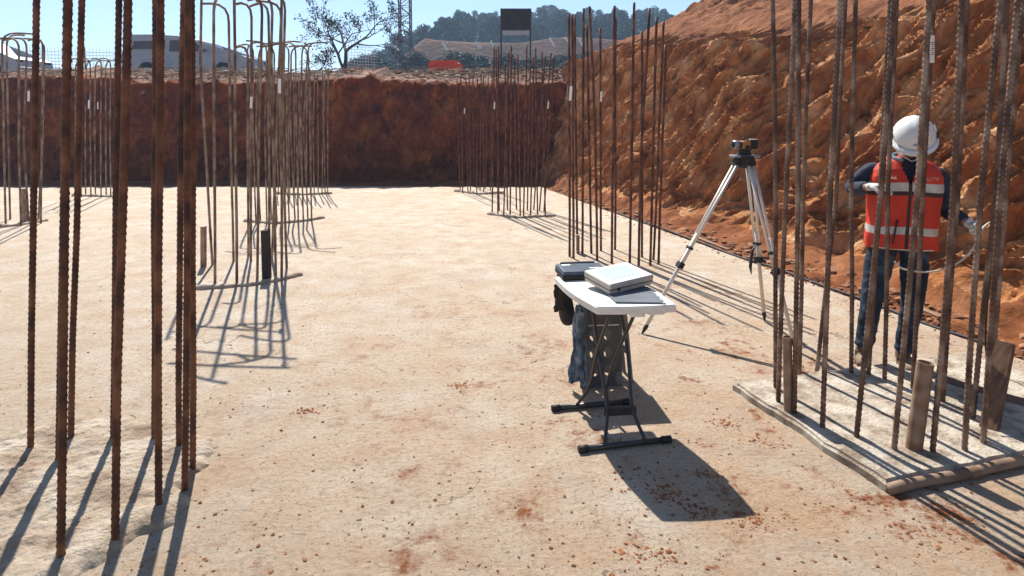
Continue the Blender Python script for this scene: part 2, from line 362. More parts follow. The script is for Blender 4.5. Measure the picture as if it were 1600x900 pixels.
# the far end drops to the upper terrace so the slope ends against the sky
XX = E0.x + ED.x*SS + EN.x*uu; YY = E0.y + ED.y*SS + EN.y*uu
drop = np.clip((YY-15.6)/7, 0, 1)
zz = np.where(WW > 4.45, zz - drop*np.maximum(zz-3.0, 0)*.9, zz)
cl = grid('hillside', XX, YY, zz, [M['cliff'], M['slope'], M['soil']], False)
fi = np.zeros((nw-1, ns-1), np.int32)
bnd = 4.6 + .35*fbm(SS*.8, SS*0+2)
fi[(WW > bnd)[:-1,:-1]] = 1; fi[(WW < .95+.12*fbm(SS*3, SS*0+1))[:-1,:-1]] = 2
cl.data.polygons.foreach_set('material_index', fi.ravel()); cl.data.update(); tag(cl, kind='structure')

# far cut bank (in shade) with crumbling lip
WY = 17.05
nx, nh = 900, 170
xs = np.linspace(-17, 3.4, nx); t_ = np.linspace(0, 1, nh); XB, TB = np.meshgrid(xs, t_)
rampx = np.clip((XB-.6)/1.2, 0, 1)
ztop = 2.92 + .10*fbm(XB*.5, XB*0) + .05*fbm(XB*3, XB*0+4)
fz = np.clip(TB/.78, 0, 1); back = np.clip((TB-.78)/.22, 0, 1)
ZB = -.1 + fz*ztop + back*.42
dis = (ridge(XB*.8+fbm(XB*.5,fz*2)*.7, fz*1.8+XB*.2, 1.5, 5)*.17 + fbm(XB*.5, fz*1.6, 3.1, 4)*.20 + ridge(XB*2.4+fbm(XB,fz*3)*.6, fz*4.0, 6.1, 3)*.07 + sharp(XB*3+fz*2+fbm(XB,fz*3)*.8, fz*3.5-XB, 2.1, 4)*.06)*np.clip(fz*6, 0, 1)
YB = WY + fz*.18 - dis + back*2.2 - .10*np.exp(-((TB-.76)/.035)**2)*(1+fbm(XB*2, XB*0+3))
ZB = ZB + back*.07*fbm(XB*2.5, back*4, 2, 4)
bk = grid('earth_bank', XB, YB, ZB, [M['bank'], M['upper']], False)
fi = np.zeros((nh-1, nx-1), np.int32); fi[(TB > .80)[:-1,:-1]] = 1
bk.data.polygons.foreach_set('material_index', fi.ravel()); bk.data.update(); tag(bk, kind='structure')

# upper terrace and the country behind
def terr(x, y):
    z = 3.22 + .12*fbm(x*.12, y*.12, 1, 3) + np.clip((y-26)/20, 0, 1)*.7
    px = 800+930*x/np.maximum(y, 5)
    b = np.clip((px-575)/90, 0, 1)
    z = z + b*6.2*np.clip((y-55)/7, 0, 1)*(1+.10*vn(x*.16, y*0+3)) + (1-b)*1.0*np.clip((y-55)/20, 0, 1)
    prof = np.interp(px, [380, 480, 540, 575, 610, 660, 700, 760, 860, 1000, 1200], [1.5, 2.0, 5.0, 9.0, 13.0, 17, 21.5, 25.0, 26.0, 26, 24])
    z = z + np.clip((y-84)/66, 0, 1)*prof*.55 - np.clip((y-160)/60, 0, 1)*prof*.6
    return z
yv = np.concatenate([np.linspace(19.2, 70, 150), np.linspace(71, 375, 120)]); xv = np.linspace(-1, 1, 200)
YT = np.repeat(yv[:, None], 200, 1); XT = xv[None, :]*np.minimum(30+YT*1.2, 235)
tr = grid('terrain', XT, YT, terr(XT, YT)-.02, [M['upper'], M['berm'], M['grasshill']])
fi = np.zeros((len(yv)-1, 199), np.int32); fi[(YT > 50)[:-1,:-1]] = 1; fi[(YT > 84)[:-1,:-1]] = 2
tr.data.polygons.foreach_set('material_index', fi.ravel()); tr.data.update(); tag(tr, kind='structure')

# ---------------------------------------------------------------- scattered stones (nobody could count them)
def rock_mass(name, n, place, smin, smax, m, flat=.6, label='', cat='stones'):
    base = bmesh.new(); bmesh.ops.create_icosphere(base, subdivisions=1, radius=1); bv = np.array([v.co for v in base.verts]); base.verts.index_update(); bf = np.array([[v.index for v in f.verts] for f in base.faces]); base.free()
    V = []; Fc = []
    for q in range(n):
        p, k = place(); s = smin*(smax/smin)**(rng.random()**1.8)*k
        v = bv*(1+rng.uniform(-.28, .28, (len(bv), 1)))*np.array([s, s*rng.uniform(.5, 1.3), s*flat*rng.uniform(.6, 1.2)])
        a = rng.uniform(0, 6.28); c, si = math.cos(a), math.sin(a); v = np.stack([v[:,0]*c-v[:,1]*si, v[:,0]*si+v[:,1]*c, v[:,2]], 1)
        V.append(v+np.array([p[0], p[1], p[2]+s*flat*.25])); Fc.append(bf+q*len(bv))
    me = bpy.data.meshes.new(name); me.from_pydata(np.concatenate(V).tolist(), [], np.concatenate(Fc).tolist())
    return tag(link(name, me, m), label, cat, None, 'stuff')
def on_slab():
    while True:
        px = rng.uniform(-150, 1750); py = 300+620*rng.random()**.75
        p = G(px, py)
        if p.x < edge_at(p.y).x-.05 and p.y < 14.8: return p, 1.0
rock_mass('pebbles', 1500, on_slab, .0025, .010, M['pebble'], label='small reddish clods and pebbles littering the concrete slab', cat='pebbles')
_cl = [(1010,752,.09),(1040,772,.05),(1112,742,.05),(1170,812,.06),(1132,662,.05),(1190,692,.05),(1352,782,.09),(1442,832,.07),(480,643,.04),(716,604,.04),(1010,868,.05),(1480,800,.06),(1255,640,.05),(1090,800,.04)]
def on_clump():
    c = _cl[int(rng.integers(0, len(_cl)))]; p = G(c[0], c[1]); return Vector((p.x+rng.normal(0, c[2]*1.15), p.y+rng.normal(0, c[2]*.75), 0)), 1.0
rock_mass('red_soil_clumps', 1500, on_clump, .0018, .011, M['redcrumb'], .4, label='crumbled clumps of red soil dropped on the slab around the table shadow', cat='soil clumps')
def on_strip():
    y = rng.uniform(1.5, 16.6); p = edge_at(y) + EN*(.02+.95*rng.random()**1.1)
    return Vector((p.x, p.y, -.03+.10*min(1, (p-edge_at(y)).length)**2)), 1.0
rock_mass('soil_clods', 2300, on_strip, .012, .075, M['clod'], label='loose red clods along the foot of the clay cut', cat='clods')
def on_edge():
    y = rng.uniform(2, 14.9); p = edge_at(y) - EN*(.30*rng.random()**2)
    return Vector((p.x, p.y, 0)), 1.0
rock_mass('edge_crumbs', 500, on_edge, .004, .018, M['clod'], label='crumbs of red soil spilled on the slab edge', cat='crumbs')
def on_lip():
    x = rng.uniform(-16, 3); y = rng.uniform(17.2, 19.6)
    z = 2.88+np.clip((y-17.2)/2.2, 0, 1)*.42
    return Vector((x, y, z)), 1.0
rock_mass('lip_rubble', 1500, on_lip, .02, .13, M['rubble'], .45, label='dry rubble and straw along the top of the bank', cat='rubble')
mb = MB()
for q in range(420):
    x = rng.uniform(-15, 3); y = rng.uniform(17.1, 19.3); z = 2.92+np.clip((y-17.2)/2.2, 0, 1)*.42+rng.uniform(0, .06)
    a = rng.normal(0, .5); L = rng.uniform(.15, .9); d = Vector((math.cos(a), math.sin(a)*.6, rng.normal(0, .12)))
    mb.tube([Vector((x, y, z)), Vector((x, y, z))+d*L*.5+Vector((0,0,rng.normal(0,.03))), Vector((x, y, z))+d*L], [.012, .010, .005], 4)
tag(mb.build('dry_straw', M['rubble']), 'dry straw and sticks lying on the lip of the bank', 'straw', kind='stuff')

# ---------------------------------------------------------------- raised pads and mortar rims
pc = [G(1145,598,.05), G(1385,752,.05)]
fd = (G(1600,708,.05)-pc[1]); fd.z = 0; fd.normalize(); bd_ = pc[0]-pc[1]; bd_.z = 0
pad = [pc[1], pc[1]+fd*1.9, pc[1]+fd*1.9+bd_, pc[0]]
bm = bmesh.new(); vs = [bm.verts.new((p.x, p.y, .052)) for p in pad]; f = bm.faces.new(vs)
ex = bmesh.ops.extrude_face_region(bm, geom=[f]); 
for v in [e for e in ex['geom'] if isinstance(e, bmesh.types.BMVert)]: v.co.z = -.01
bmesh.ops.recalc_face_normals(bm, faces=bm.faces[:])
bmesh.ops.bevel(bm, geom=[e for e in bm.edges if all(v.co.z > .04 for v in e.verts)], offset=.016, segments=3, affect='EDGES')
bmesh.ops.subdivide_edges(bm, edges=bm.edges[:], cuts=14, use_grid_fill=True)
for v in bm.verts:
    if v.co.z > .0:
        n1 = float(fbm(np.array([v.co.x*7]), np.array([v.co.y*7]))[0]); n2 = float(fbm(np.array([v.co.x*19]), np.array([v.co.y*19]), 4)[0]); v.co.x += n1*.007+n2*.004; v.co.y += n1*.007+n2*.004; v.co.z += n1*.003+n2*.002
me = bpy.data.meshes.new('concrete_pad'); bm.to_mesh(me); bm.free(); tag(link('concrete_pad', me, M['pad']), kind='structure')

# rough mortar bed of the near left column
cx, cy = -2.22, 2.48
nr, na = 90, 420
rr = np.linspace(0, 1, nr)[:, None]; aa = np.linspace(0, 2*np.pi, na)[None, :]
Rad = .78*(1+.10*fbm(np.cos(aa)*1.5+3, np.sin(aa)*1.5, 1, 3)+.05*fbm(np.cos(aa)*9, np.sin(aa)*9, 1, 4))
XM = cx+rr*Rad*np.cos(aa); YM = cy+rr*Rad*.93*np.sin(aa)
Zm = .044*(1-rr**26) + (ridge(XM*3.0+YM*1.4, YM*9-XM*2, 1.2, 4)*.006 + fbm(XM*6, YM*8, 4, 4)*.008 + sharp(XM*2.2, YM*3.2, 3.3, 4)*.006 + fbm(XM*22, YM*28, 1, 3)*.004)*(1-rr**16) - .004*rr
tag(grid('mortar_bed', XM, YM, Zm, M['mortar']), kind='structure')
def rim(pix, r=.022, z=.006, m='mortar_dark'):
    P = [G(*p) for p in pix]; out = []
    for i in range(len(P)-1):
        n_ = max(2, int((P[i+1]-P[i]).length/.035))
        for k in range(n_): out.append(P[i].lerp(P[i+1], k/n_))
    out.append(P[-1]); q = np.arange(len(out))
    for _ in range(3): out = [out[0]]+[(out[i-1]+out[i]*2+out[i+1])/4 for i in range(1, len(out)-1)]+[out[-1]]
    nn = fbm(q*.5, q*0+r*100, 1, 3); n2 = fbm(q*.35, q*0+7, 2, 2)
    out = [p+Vector((0, float(n2[i])*.012, z)) for i, p in enumerate(out)]
    mb = MB().tube(out, [r*(1+.35*float(a)) for a in nn], 9)
    return tag(mb.build('mortar_rim', M[m], None, True), kind='structure')
rim([(303,452),(345,450),(400,445),(440,438),(470,430)], .030)
rim([(382,346),(430,350),(470,347),(506,341)], .036); rim([(429,303),(470,305),(519,303)], .04)
rim([(762,335),(810,341),(867,338)], .034); rim([(711,299),(750,304),(788,302)], .04)
rim([(-10,357),(40,351),(74,345)], .034); rim([(114,306),(176,308)], .04)

# ================================================================= REINFORCING BARS
ORD = ['first','second','third','fourth','fifth','sixth','seventh','eighth','ninth','tenth','eleventh','twelfth','thirteenth','fourteenth','fifteenth','sixteenth','seventeenth','eighteenth','nineteenth','twentieth']
def bar_mesh(path, r, ribbed, amp=.19):
    path = [Vector(p) for p in path]
    # resample
    step = .0055 if ribbed else .09
    pts = []; dist = [0]
    for i in range(len(path)-1): dist.append(dist[-1]+(path[i+1]-path[i]).length)
    n = int(dist[-1]/step)+1; xs_ = np.linspace(0, dist[-1], n+1)
    P = np.stack([np.interp(xs_, dist, [p[k] for p in path]) for k in range(3)], 1)
    win = max(1, int(.10/step)); 
    if n > 3*win:
        ker = np.ones(2*win+1)/(2*win+1); Pp = np.pad(P, ((win, win), (0, 0)), mode='reflect', reflect_type='odd')
        P = np.stack([np.convolve(Pp[:, k], ker, 'valid') for k in range(3)], 1)
    T = np.gradient(P, axis=0); T /= np.linalg.norm(T, axis=1)[:, None]
    a = np.zeros_like(T); up = np.array([1., 0, 0]) if abs(T[0][0]) < .9 else np.array([0., 1, 0])
    for i in range(len(T)):
        up = up-T[i]*up.dot(T[i]); up /= np.linalg.norm(up); a[i] = up
    b = np.cross(T, a)
    ns_ = 12 if ribbed else 8; th = np.arange(ns_)*2*np.pi/ns_
    rad = np.full((len(P), ns_), r)
    if ribbed:
        ph = (xs_[:, None] + .55*r*np.abs(np.sin(th))[None, :]*2*np.sign(np.cos(th))[None, :]*.5)/.0275
        rib = np.clip(np.cos(ph*2*np.pi)*1.9-.75, 0, 1)
        rad = rad*.90 + amp*r*rib*(.55+.45*np.abs(np.sin(th+.6)))[None, :]
        rad = rad*(1+.02*fbm(xs_*9, xs_*0+r*77, 1, 2))[:, None]
    else:
        rad = rad*(1+.05*np.sin(xs_*90))[:, None]
    V = P[:, None, :] + rad[..., None]*(a[:, None, :]*np.cos(th)[None, :, None] + b[:, None, :]*np.sin(th)[None, :, None])
    N_ = len(P); i = np.arange(N_*ns_).reshape(N_, ns_); j = np.roll(i, -1, 1)
    f = np.stack([i[:-1], j[:-1], j[1:], i[1:]], -1).reshape(-1, 4).tolist()
    f.append(list(range(ns_))[::-1]); f.append([int(q) for q in i[-1]])
    me = bpy.data.meshes.new('rebar'); me.from_pydata(V.reshape(-1, 3).tolist(), [], f)
    me.polygons.foreach_set('use_smooth', [True]*len(me.polygons)); return me
def cluster(bars, desc, group, material, H=3.1, r=.0145, ribbed=False, z0=0, adj='rusty rebar'):
    """bar: dict/tuple (xb, yb, [(x,y)...], hook) ; all pixels of one bar lie in the upright plane through its foot"""
    order = sorted(range(len(bars)), key=lambda i: bars[i][0])
    for rank, i in enumerate(order):
        xb, yb, via, hook = bars[i]; base = G(xb, yb, z0); D = base.y
        # a foot is seen against the ground; sink the bar into the concrete
        pts = [base]+[A(x, y, D) for x, y in via]
        d = (pts[-1]-pts[-2]).normalized(); htop = hook.get('H', H) if hook else H
        if pts[-1].z < htop-.02 or (not hook): 
            if hook is None or not hook.get('stop'):
                if pts[-1].z < H: pts.append(pts[-1]+d*((H-pts[-1].z)/d.z))
        d0 = (pts[1]-pts[0]).normalized(); pts[0] = pts[0]-d0*.04
        # slight natural waviness
        out = [pts[0]]
        for a_, b_ in zip(pts[:-1], pts[1:]):
            n_ = max(1, int((b_-a_).length/.5))
            for k in range(1, n_+1):
                p = a_.lerp(b_, k/n_)
                if k < n_: p = p+Vector((random.uniform(-1,1), random.uniform(-1,1), 0))*.004
                out.append(p)
        if hook and 'dir' in hook:
            hx, hy = hook['dir']; L = hook.get('L', .35); t = out[-1]
            out[-1] = t-(out[-1]-out[-2]).normalized()*.06
            out += [t+Vector((hx*.05, hy*.05, .0)), t+Vector((hx*L*.6, hy*L*.6, .012)), t+Vector((hx*L, hy*L, random.uniform(-.03, .02)))]
        o = link('rebar', bar_mesh(out, r, ribbed, .30 if z0 > .045 else .19), material)
        hk = ', hooked top' if hook and 'dir' in hook else ''
        tag(o, f'{adj}{hk}, {ORD[rank]} from left in {desc}', 'rebar', group)
N_ = None
cluster([(48,697,[(57,0)],N_),(92,713,[(108,0)],N_),(95,870,[(100,400),(106,0)],N_),(111,683,[(128,0)],N_),(177,680,[(181,300),(186,0)],N_),
         (180,838,[(183,600),(196,200),(200,0)],N_),(241,682,[(243,0)],N_),(248,788,[(247,600),(251,0)],N_),(280,697,[(279,600),(287,0)],N_),
         (289,752,[(291,600),(294,0)],N_),(301,725,[(302,600),(299,0)],N_)],
        'nearest left column', 'rebars of the nearest left column', M['rust'], 3.05, .0149, True, .040, 'dark ribbed rebar')
def hk(dx, dy, L=.38): return {'dir': (dx, dy), 'L': L, 'stop': 1}
cluster([(332,414,[(313,100),(315,-14)],N_),(336,442,[(334,0),(334,-8)],hk(.8,-.3,.45)),(365,408,[(360,200),(357,8)],hk(-.8,-.4,.30)),(370,443,[(366,0)],N_),
         (392,408,[(393,120),(393,4)],hk(-.95,.1,.22)),(402,435,[(405,200),(410,-4)],hk(-.6,.5)),(388,400,[(387,200),(388,70)],hk(-.9,.2,.2)),(431,430,[(424,80),(426,-8)],hk(-.9,-.3,.4)),
         (440,436,[(440,0)],N_),(448,418,[(442,200),(446,-8)],hk(-.9,.3,.5)),(420,410,[(421,100),(419,4)],hk(-.8,.4,.35)),(425,404,[(440,4)],hk(-1,0,.3))],
        'the column left of centre', 'rebars of the hooked column left of centre', M['rust_dusty'], 2.95, .0145, False, 0, 'grey dusty rebar')
b = []
for i, (x, y) in enumerate([(392,345),(400,350),(407,346),(417,349),(424,342),(433,350),(440,341),(452,349),(461,343),(466,350),(474,346),(481,340),(487,345)]):
    b.append((x, y, [(x-3-(i%3)*2, 200), (x-6+(i%4)*2, 66+(i%3)*3)], hk([.7,-.8,.9,-.7][i%4], [.3,.3,-.3,-.2][i%4], .42)))
cluster(b, 'the second column left of centre', 'rebars of the second left column', M['rust_dusty'], 2.9, .0135, False, 0, 'dusty rebar')
b = []
for i, (x, y) in enumerate([(435,301),(441,304),(447,300),(453,304),(460,301),(466,304),(473,300),(479,305),(485,301),(491,304),(497,301),(503,304),(508,300),(512,303)]):
    b.append((x, y, [(x-2+(i%3)*2, 200), (x-1+(i%2)*2, 106+(i*5)%13)], {'stop': 1}))
cluster(b, 'the farthest column left of centre', 'rebars of the farthest left column', M['rust_dusty'], 2.9, .0135, False, 0, 'pale dusty rebar')
cluster([(9,353,[(6,225),(3,52)],hk(.9,.2,.5)),(16,343,[(10,56)],hk(.9,-.2,.4)),(33,353,[(29,225),(30,60)],hk(-.9,.1,.5)),(45,347,[(37,225),(42,60)],hk(-.9,.2,.5)),(60,344,[(66,225),(70,62)],hk(-.9,-.2,.7)),(64,349,[(67,60)],hk(-.7,.3,.5))],
        'the hooked column at the left border', 'rebars of the hooked column at the left border', M['rust_dusty'], 2.9, .0145, False, 0, 'hooked rebar')
b = []
for i, x in enumerate([119,127,134,142,149,158,166,173]):
    b.append((x, [305,308][i % 2], [(x-1, 200), (x+(i%3)-1, 94-(i%2)*3)], hk([.9,-.9][i%2], .2, .3)))
cluster(b, 'the far left column by the bank', 'rebars of the far left column', M['rust_dusty'], 2.95, .0135, False, 0, 'thin dusty rebar')
cluster([(719,296,[(714,124)],{'stop':1}),(731,298,[(728,124)],{'stop':1}),(741,292,[(739,120)],{'stop':1}),(750,298,[(752,114)],{'stop':1}),(758,295,[(763,120)],{'stop':1}),(766,298,[(769,112)],{'stop':1}),
         (723,302,[(720,118)],{'stop':1}),(735,301,[(733,118)],{'stop':1}),(745,303,[(746,122)],{'stop':1}),(756,302,[(755,118)],{'stop':1})],
        'the farthest column right of centre', 'rebars of the farthest right column', M['rust'], 2.8, .0130, False, 0, 'thin brown rebar')
st = {'stop': 1}
cluster([(769,331,[(772,72)],st),(778,334,[(779,72)],st),(787,337,[(795,80)],st),(797,338,[(799,72)],st),(813,338,[(809,85)],st),(818,337,[(823,72)],st),(829,336,[(834,88)],st),(840,334,[(837,75)],st),(852,336,[(847,80)],st),
         (780,329,[(775,76)],st),(793,328,[(789,100)],st),(807,327,[(804,92)],st),(824,329,[(829,90)],st),(834,328,[(852,86)],st),(843,329,[(861,82)],st),(850,330,[(866,86)],st)],
        'the column in front of the sign', 'rebars of the column before the sign', M['rust'], 2.9, .0135, False, 0, 'thin rusty rebar')
cluster([(890,401,[(889,23)],st),(896,404,[(894,23)],st),(910,397,[(912,13)],st),(902,392,[(898,26)],st),(933,406,[(930,200),(921,10)],st),(939,392,[(938,44)],st),(956,411,[(960,9)],st),(961,390,[(962,30)],st),(984,411,[(991,4)],st),
         (1003,402,[(1003,49)],st),(998,415,[(1001,250),(1015,13)],st),(1016,415,[(1026,28)],st),(1021,406,[(1037,33)],st),(1029,413,[(1040,70)],st),(924,396,[(917,40)],st)],
        'the column beyond the table', 'rebars of the column beyond the table', M['rust'], 2.95, .0148, False, 0, 'brown rebar')
cluster([(1212,606,[(1212,300),(1207,0)],N_),(1216,627,[(1228,300),(1242,0)],N_),(1241,646,[(1247,300),(1248,0)],N_),(1249,580,[(1255,300),(1267,0)],N_),(1285,667,[(1297,300),(1313,0)],N_),(1277,576,[(1307,300),(1321,0)],N_),
         (1330,583,[(1330,300),(1337,0)],N_),(1338,683,[(1377,300),(1397,0)],N_),(1357,585,[(1375,300),(1391,0)],N_),(1382,592,[(1387,300),(1401,0)],N_),(1397,702,[(1434,300),(1452,0)],N_),(1426,608,[(1442,300),(1459,0)],N_),
         (1457,706,[(1490,300),(1503,0)],N_),(1473,627,[(1497,300),(1511,0)],N_),(1507,703,[(1533,300),(1563,0)],N_),(1520,653,[(1557,300),(1573,0)],N_),(1536,692,[(1563,300),(1590,0)],N_),(1545,640,[(1572,300),(1599,0)],N_)],
        'the column on the raised pad', 'rebars standing on the raised pad', M['rust_right'], 2.85, .0134, True, .05, 'ribbed rebar')

for k, (pa, pb, lab) in enumerate([((318,-6,6.2),(446,-4,6.1),'front'),((322,-5,6.5),(452,-8,6.3),'middle'),((330,-3,7.1),(440,-4,6.9),'rear')]):
    a_, b_ = A(*pa), A(*pb); tag(link('rebar', bar_mesh([a_, a_.lerp(b_, .5)+Vector((0,0,.02)), b_], .0145, False), M['rust_dusty']), f'{lab} rebar laid across the hooked tops of the column left of centre', 'rebar', 'rebars laid across the hooked column')

# small paper tags wired to bars
def tagcard(px, py, Y, h, label, tilt=.06, text=False):
    p = A(px, py, Y); t = empty('paper_tag', p, random.uniform(-.4, .4)); t.rotation_euler.y = tilt
    MB().box((0, -.003, -h/2-.02), (h*.19, .0012, h)).build('card', M['paper'], t)
    MB().tube([(0,.012,.012),(0,-.006,.004),(0,-.003,-.025)], .0012, 5).build('wire', M['steelgrey'], t)
    if text:
        mb = MB()
        for q in range(7): mb.box((.004*(q%2), -.0042, -.06-q*.011), (h*.15-.005*(q%3), .0006, .004))
        mb.build('writing', M['ink'], t)
    tag(t, label, 'tag', 'paper tags wired to rebars')
tagcard(1456, 50, G(1426,608,.05).y-.02, .155, 'long white printed tag on a rebar above the helmet', -.05, True)
tagcard(892.5, 132, G(896,404).y-.03, .17, 'long white tag high on the left rebars beyond the table')
tagcard(940, 140, G(939,392).y-.03, .13, 'white tag on a rebar beyond the table, right of the longer tag')
tagcard(773, 158, G(778,334).y-.03, .12, 'small white tag left on the column before the sign')
tagcard(857, 157, G(850,330).y-.03, .13, 'small white tag at the right edge of the column before the sign')
tagcard(726, 168, G(731,298).y-.03, .13, 'tiny white tag on the farthest right column')
tagcard(437, 120, G(440,436).y-.03, .15, 'long pale tag on the hooked column left of centre', .03)
tagcard(45, 140, G(45,347).y-.03, .17, 'white tag on the hooked column at the left border')
tagcard(139, 155, G(142,308).y-.03, .18, 'left one of two white tags on the far left column')
tagcard(153, 158, G(149,305).y-.03, .16, 'right one of two white tags on the far left column')
tagcard(393, 148, G(402,435).y-.03, .12, 'short white tag inside the hooked column left of centre')

# short stub pipes and stakes
def stub(pb, ptop, w_px, label, name='steel_pipe', m='pipe', sq=False, z0=0, ly=0, grp=None):
    b_ = G(*pb, z0); t_ = A(*ptop, b_.y+ly); r = w_px/2/F*b_.y
    d = (t_-b_); mb = MB()
    if sq:
        L = d.length; q = d.to_track_quat('Z', 'Y').to_matrix()
        mb.box(b_+d*.5-Vector((0,0,.0)), (2*r, 1.3*r, L+.05), q, bev=.003)
        o = mb.build(name, M[m])
    else:
        q = d.to_track_quat('Z', 'Y').to_matrix().to_4x4(); L = d.length
        mx = Matrix.Translation(b_) @ q
        prof = [(r, -.03), (r*1.01, L*.3), (r, L*.7), (r, L), (r*.84, L), (r*.84, L-.10), (.0005, L-.10)]
        mb.lathe(prof, 20, mx); o = mb.build(name, M[m], None, True)
        md = o.modifiers.new('es', 'EDGE_SPLIT'); md.split_angle = R(40)
    tag(o, label, name.split('_')[-1], grp); return o
stub((1232,642), (1230,526), 14, 'short upright open pipe at the left side of the raised pad', z0=.05)
stub((1428,700), (1446,566), 24, 'thick leaning open pipe near the middle of the raised pad', z0=.05)
stub((1546,668), (1570,542), 24, 'leaning square wooden stake at the right of the pad', 'wooden_stake', 'timber', True, .05, .10)
stub((318,417), (318,357), 9, 'flat stake standing left of the hooked column', 'flat_stake', 'pipe', True)
stub((417,434), (415,363), 15, 'dark steel stake at the front of the hooked column', 'steel_stake', 'bark', True)
stub((38,346), (37,297), 9, 'short stake beside the hooked rebars at the left border', 'short_stake', 'pipe', True)
stub((903,396),(903,370),7,'short peg among the rebars beyond the table','short_peg','pipe',True)
# timbers behind the pad
def beam(p0, p1, h, d_, label, z=0.0, m='timber', name='timber_plank'):
    a_ = G(*p0); b_ = G(*p1); dv = b_-a_; L = dv.length; ang = math.atan2(dv.y, dv.x)
    o = MB().box((0, 0, h/2), (L, d_, h), bev=.004).build(name, M[m]); o.location = ((a_+b_)/2)+Vector((0,0,z)); o.rotation_euler = (0, 0, ang); tag(o, label, 'plank'); return o
beam((1462,604), (1690,668), .05, .09, 'dark plank lying behind the right end of the raised pad', .012)
beam((1380,590), (1462,612), .035, .06, 'narrow plank between the worker and the rebars on the pad', .012)
# tube along pad front edge
o = MB()
p0 = pad[0]+Vector((0,0,-.026)); offs = -bd_.normalized()*.016
path = [p0+offs+fd*(.0+1.9*k/24)+Vector((0, 0, .004*math.sin(k*.9))) for k in range(25)]
o.tube(path, [.024+.0012*math.sin(k*1.7) for k in range(25)], 12)
ob = o.build('formwork_tube', M['tube'], None, True); tag(ob, 'brown tube lying along the front edge of the raised pad', 'tube')
MB().tube([path[6]-fd*.03, path[6]+fd*.03], .0275, 14).build('coupling', M['tube'], ob, True)
# hose and laths at the slab edge
pp = []
for k in range(60):
    y = 4.2+6.5*k/59; p = edge_at(y)+EN*(.03+.02*math.sin(y*2.3)); pp.append((p.x, p.y, .012+.006*math.sin(y*5)))
tag(MB().tube(pp, .013, 7).build('black_hose', M['blackrub'], None, True), 'thin dark hose lying along the right edge of the slab', 'hose')
for k, (a_, b_, lab) in enumerate([((1080,372),(1138,392),'pale splintered lath on red soil left of the tripod'),((1415,478),(1470,500),'pale broken lath at the slab edge right of the worker')]):
    u_, v_ = G(*a_), G(*b_); dv = v_-u_
    q = MB().box((0,0,0), (dv.length, .05, .018)).build('broken_lath', M['rubble']); q.location = (u_+v_)/2+Vector((0,0,.03)); q.rotation_euler = (.1, .03, math.atan2(dv.y, dv.x)); tag(q, lab, 'lath')

# ================================================================= FOLDING TABLE
TZ = .73
FL, FR, BL = G(932,480,TZ), G(1059,476,TZ), G(866,432,TZ); BR = FR+(BL-FL)
tc = (FL+FR+BL+BR)/4; ex = ((FR-FL)+(BR-BL)).normalized(); ey = Vector((-ex.y, ex.x, 0))
TW = ((FR-FL).length+(BR-BL).length)/2; TL = ((BL-FL).length+(BR-FR).length)/2
trz = math.atan2(ex.y, ex.x)
tab = empty('folding_table', (tc.x, tc.y, 0), trz); tag(tab, 'small folding table with cream top and black crossed steel legs', 'table')
inv = tab.matrix_basis.inverted(); 
bpy.context.view_layer.update(); inv = tab.matrix_world.inverted()
hw, hl = TW/2, TL/2
out = []
sh = (inv @ BL).x-(inv @ FL).x      # the top is slightly sheared by its bowed side
for (sx, sy) in ((-1,-1),(1,-1),(1,1),(-1,1)):
    pass
def side(pa, pb, bow, n=12):
    r_ = []; d = Vector(pb)-Vector(pa); nrm = Vector((d.y, -d.x)).normalized()
    for k in range(n): t = k/n; r_.append(Vector(pa)+d*t+nrm*bow*math.sin(math.pi*t))
    return r_
cs = [(inv @ p).to_2d() for p in (FL, FR, BR, BL)]
def rounded(poly_, r, seg=4):
    o_ = []; n = len(poly_)
    for i in range(n):
        p, a_, b_ = poly_[i], poly_[i-1], poly_[(i+1) % n]
        u_ = (a_-p).normalized()*r; v_ = (b_-p).normalized()*r
        for k in range(seg+1):
            t = k/seg; o_.append((p+u_)*(1-t)**2+p*2*t*(1-t)+(p+v_)*t*t)
    return o_
rc = rounded(cs, .022)
loop = []
for i in range(len(rc)):
    a_, b_ = rc[i], rc[(i+1) % len(rc)]
    if (b_-a_).length > .1: loop += side(a_, b_, .012 if abs((b_-a_).x) > abs((b_-a_).y) else .022, 14)
    else: loop.append(a_)
bm = bmesh.new(); vv = [bm.verts.new((p.x, p.y, TZ)) for p in loop]; f = bm.faces.new(vv)
ex_ = bmesh.ops.extrude_face_region(bm, geom=[f])
for v in [e for e in ex_['geom'] if isinstance(e, bmesh.types.BMVert)]: v.co.z = TZ-.040
bmesh.ops.recalc_face_normals(bm, faces=bm.faces[:])
bmesh.ops.bevel(bm, geom=[e for e in bm.edges if len(e.link_faces) == 2 and abs(e.verts[0].co.z-e.verts[1].co.z) < 1e-5], offset=.005, segments=3, affect='EDGES')
me = bpy.data.meshes.new('tabletop'); bm.to_mesh(me); bm.free()
top = link('tabletop', me, M['table'], tab)
mb = MB(); mb.box((.06, -hl+.03, TZ-.047), (.075, .05, .024), bev=.004); mb.box((.155, -hl+.04, TZ-.044), (.09, .06, .014), bev=.004)
mb.build('end_bracket', M['table'], tab)
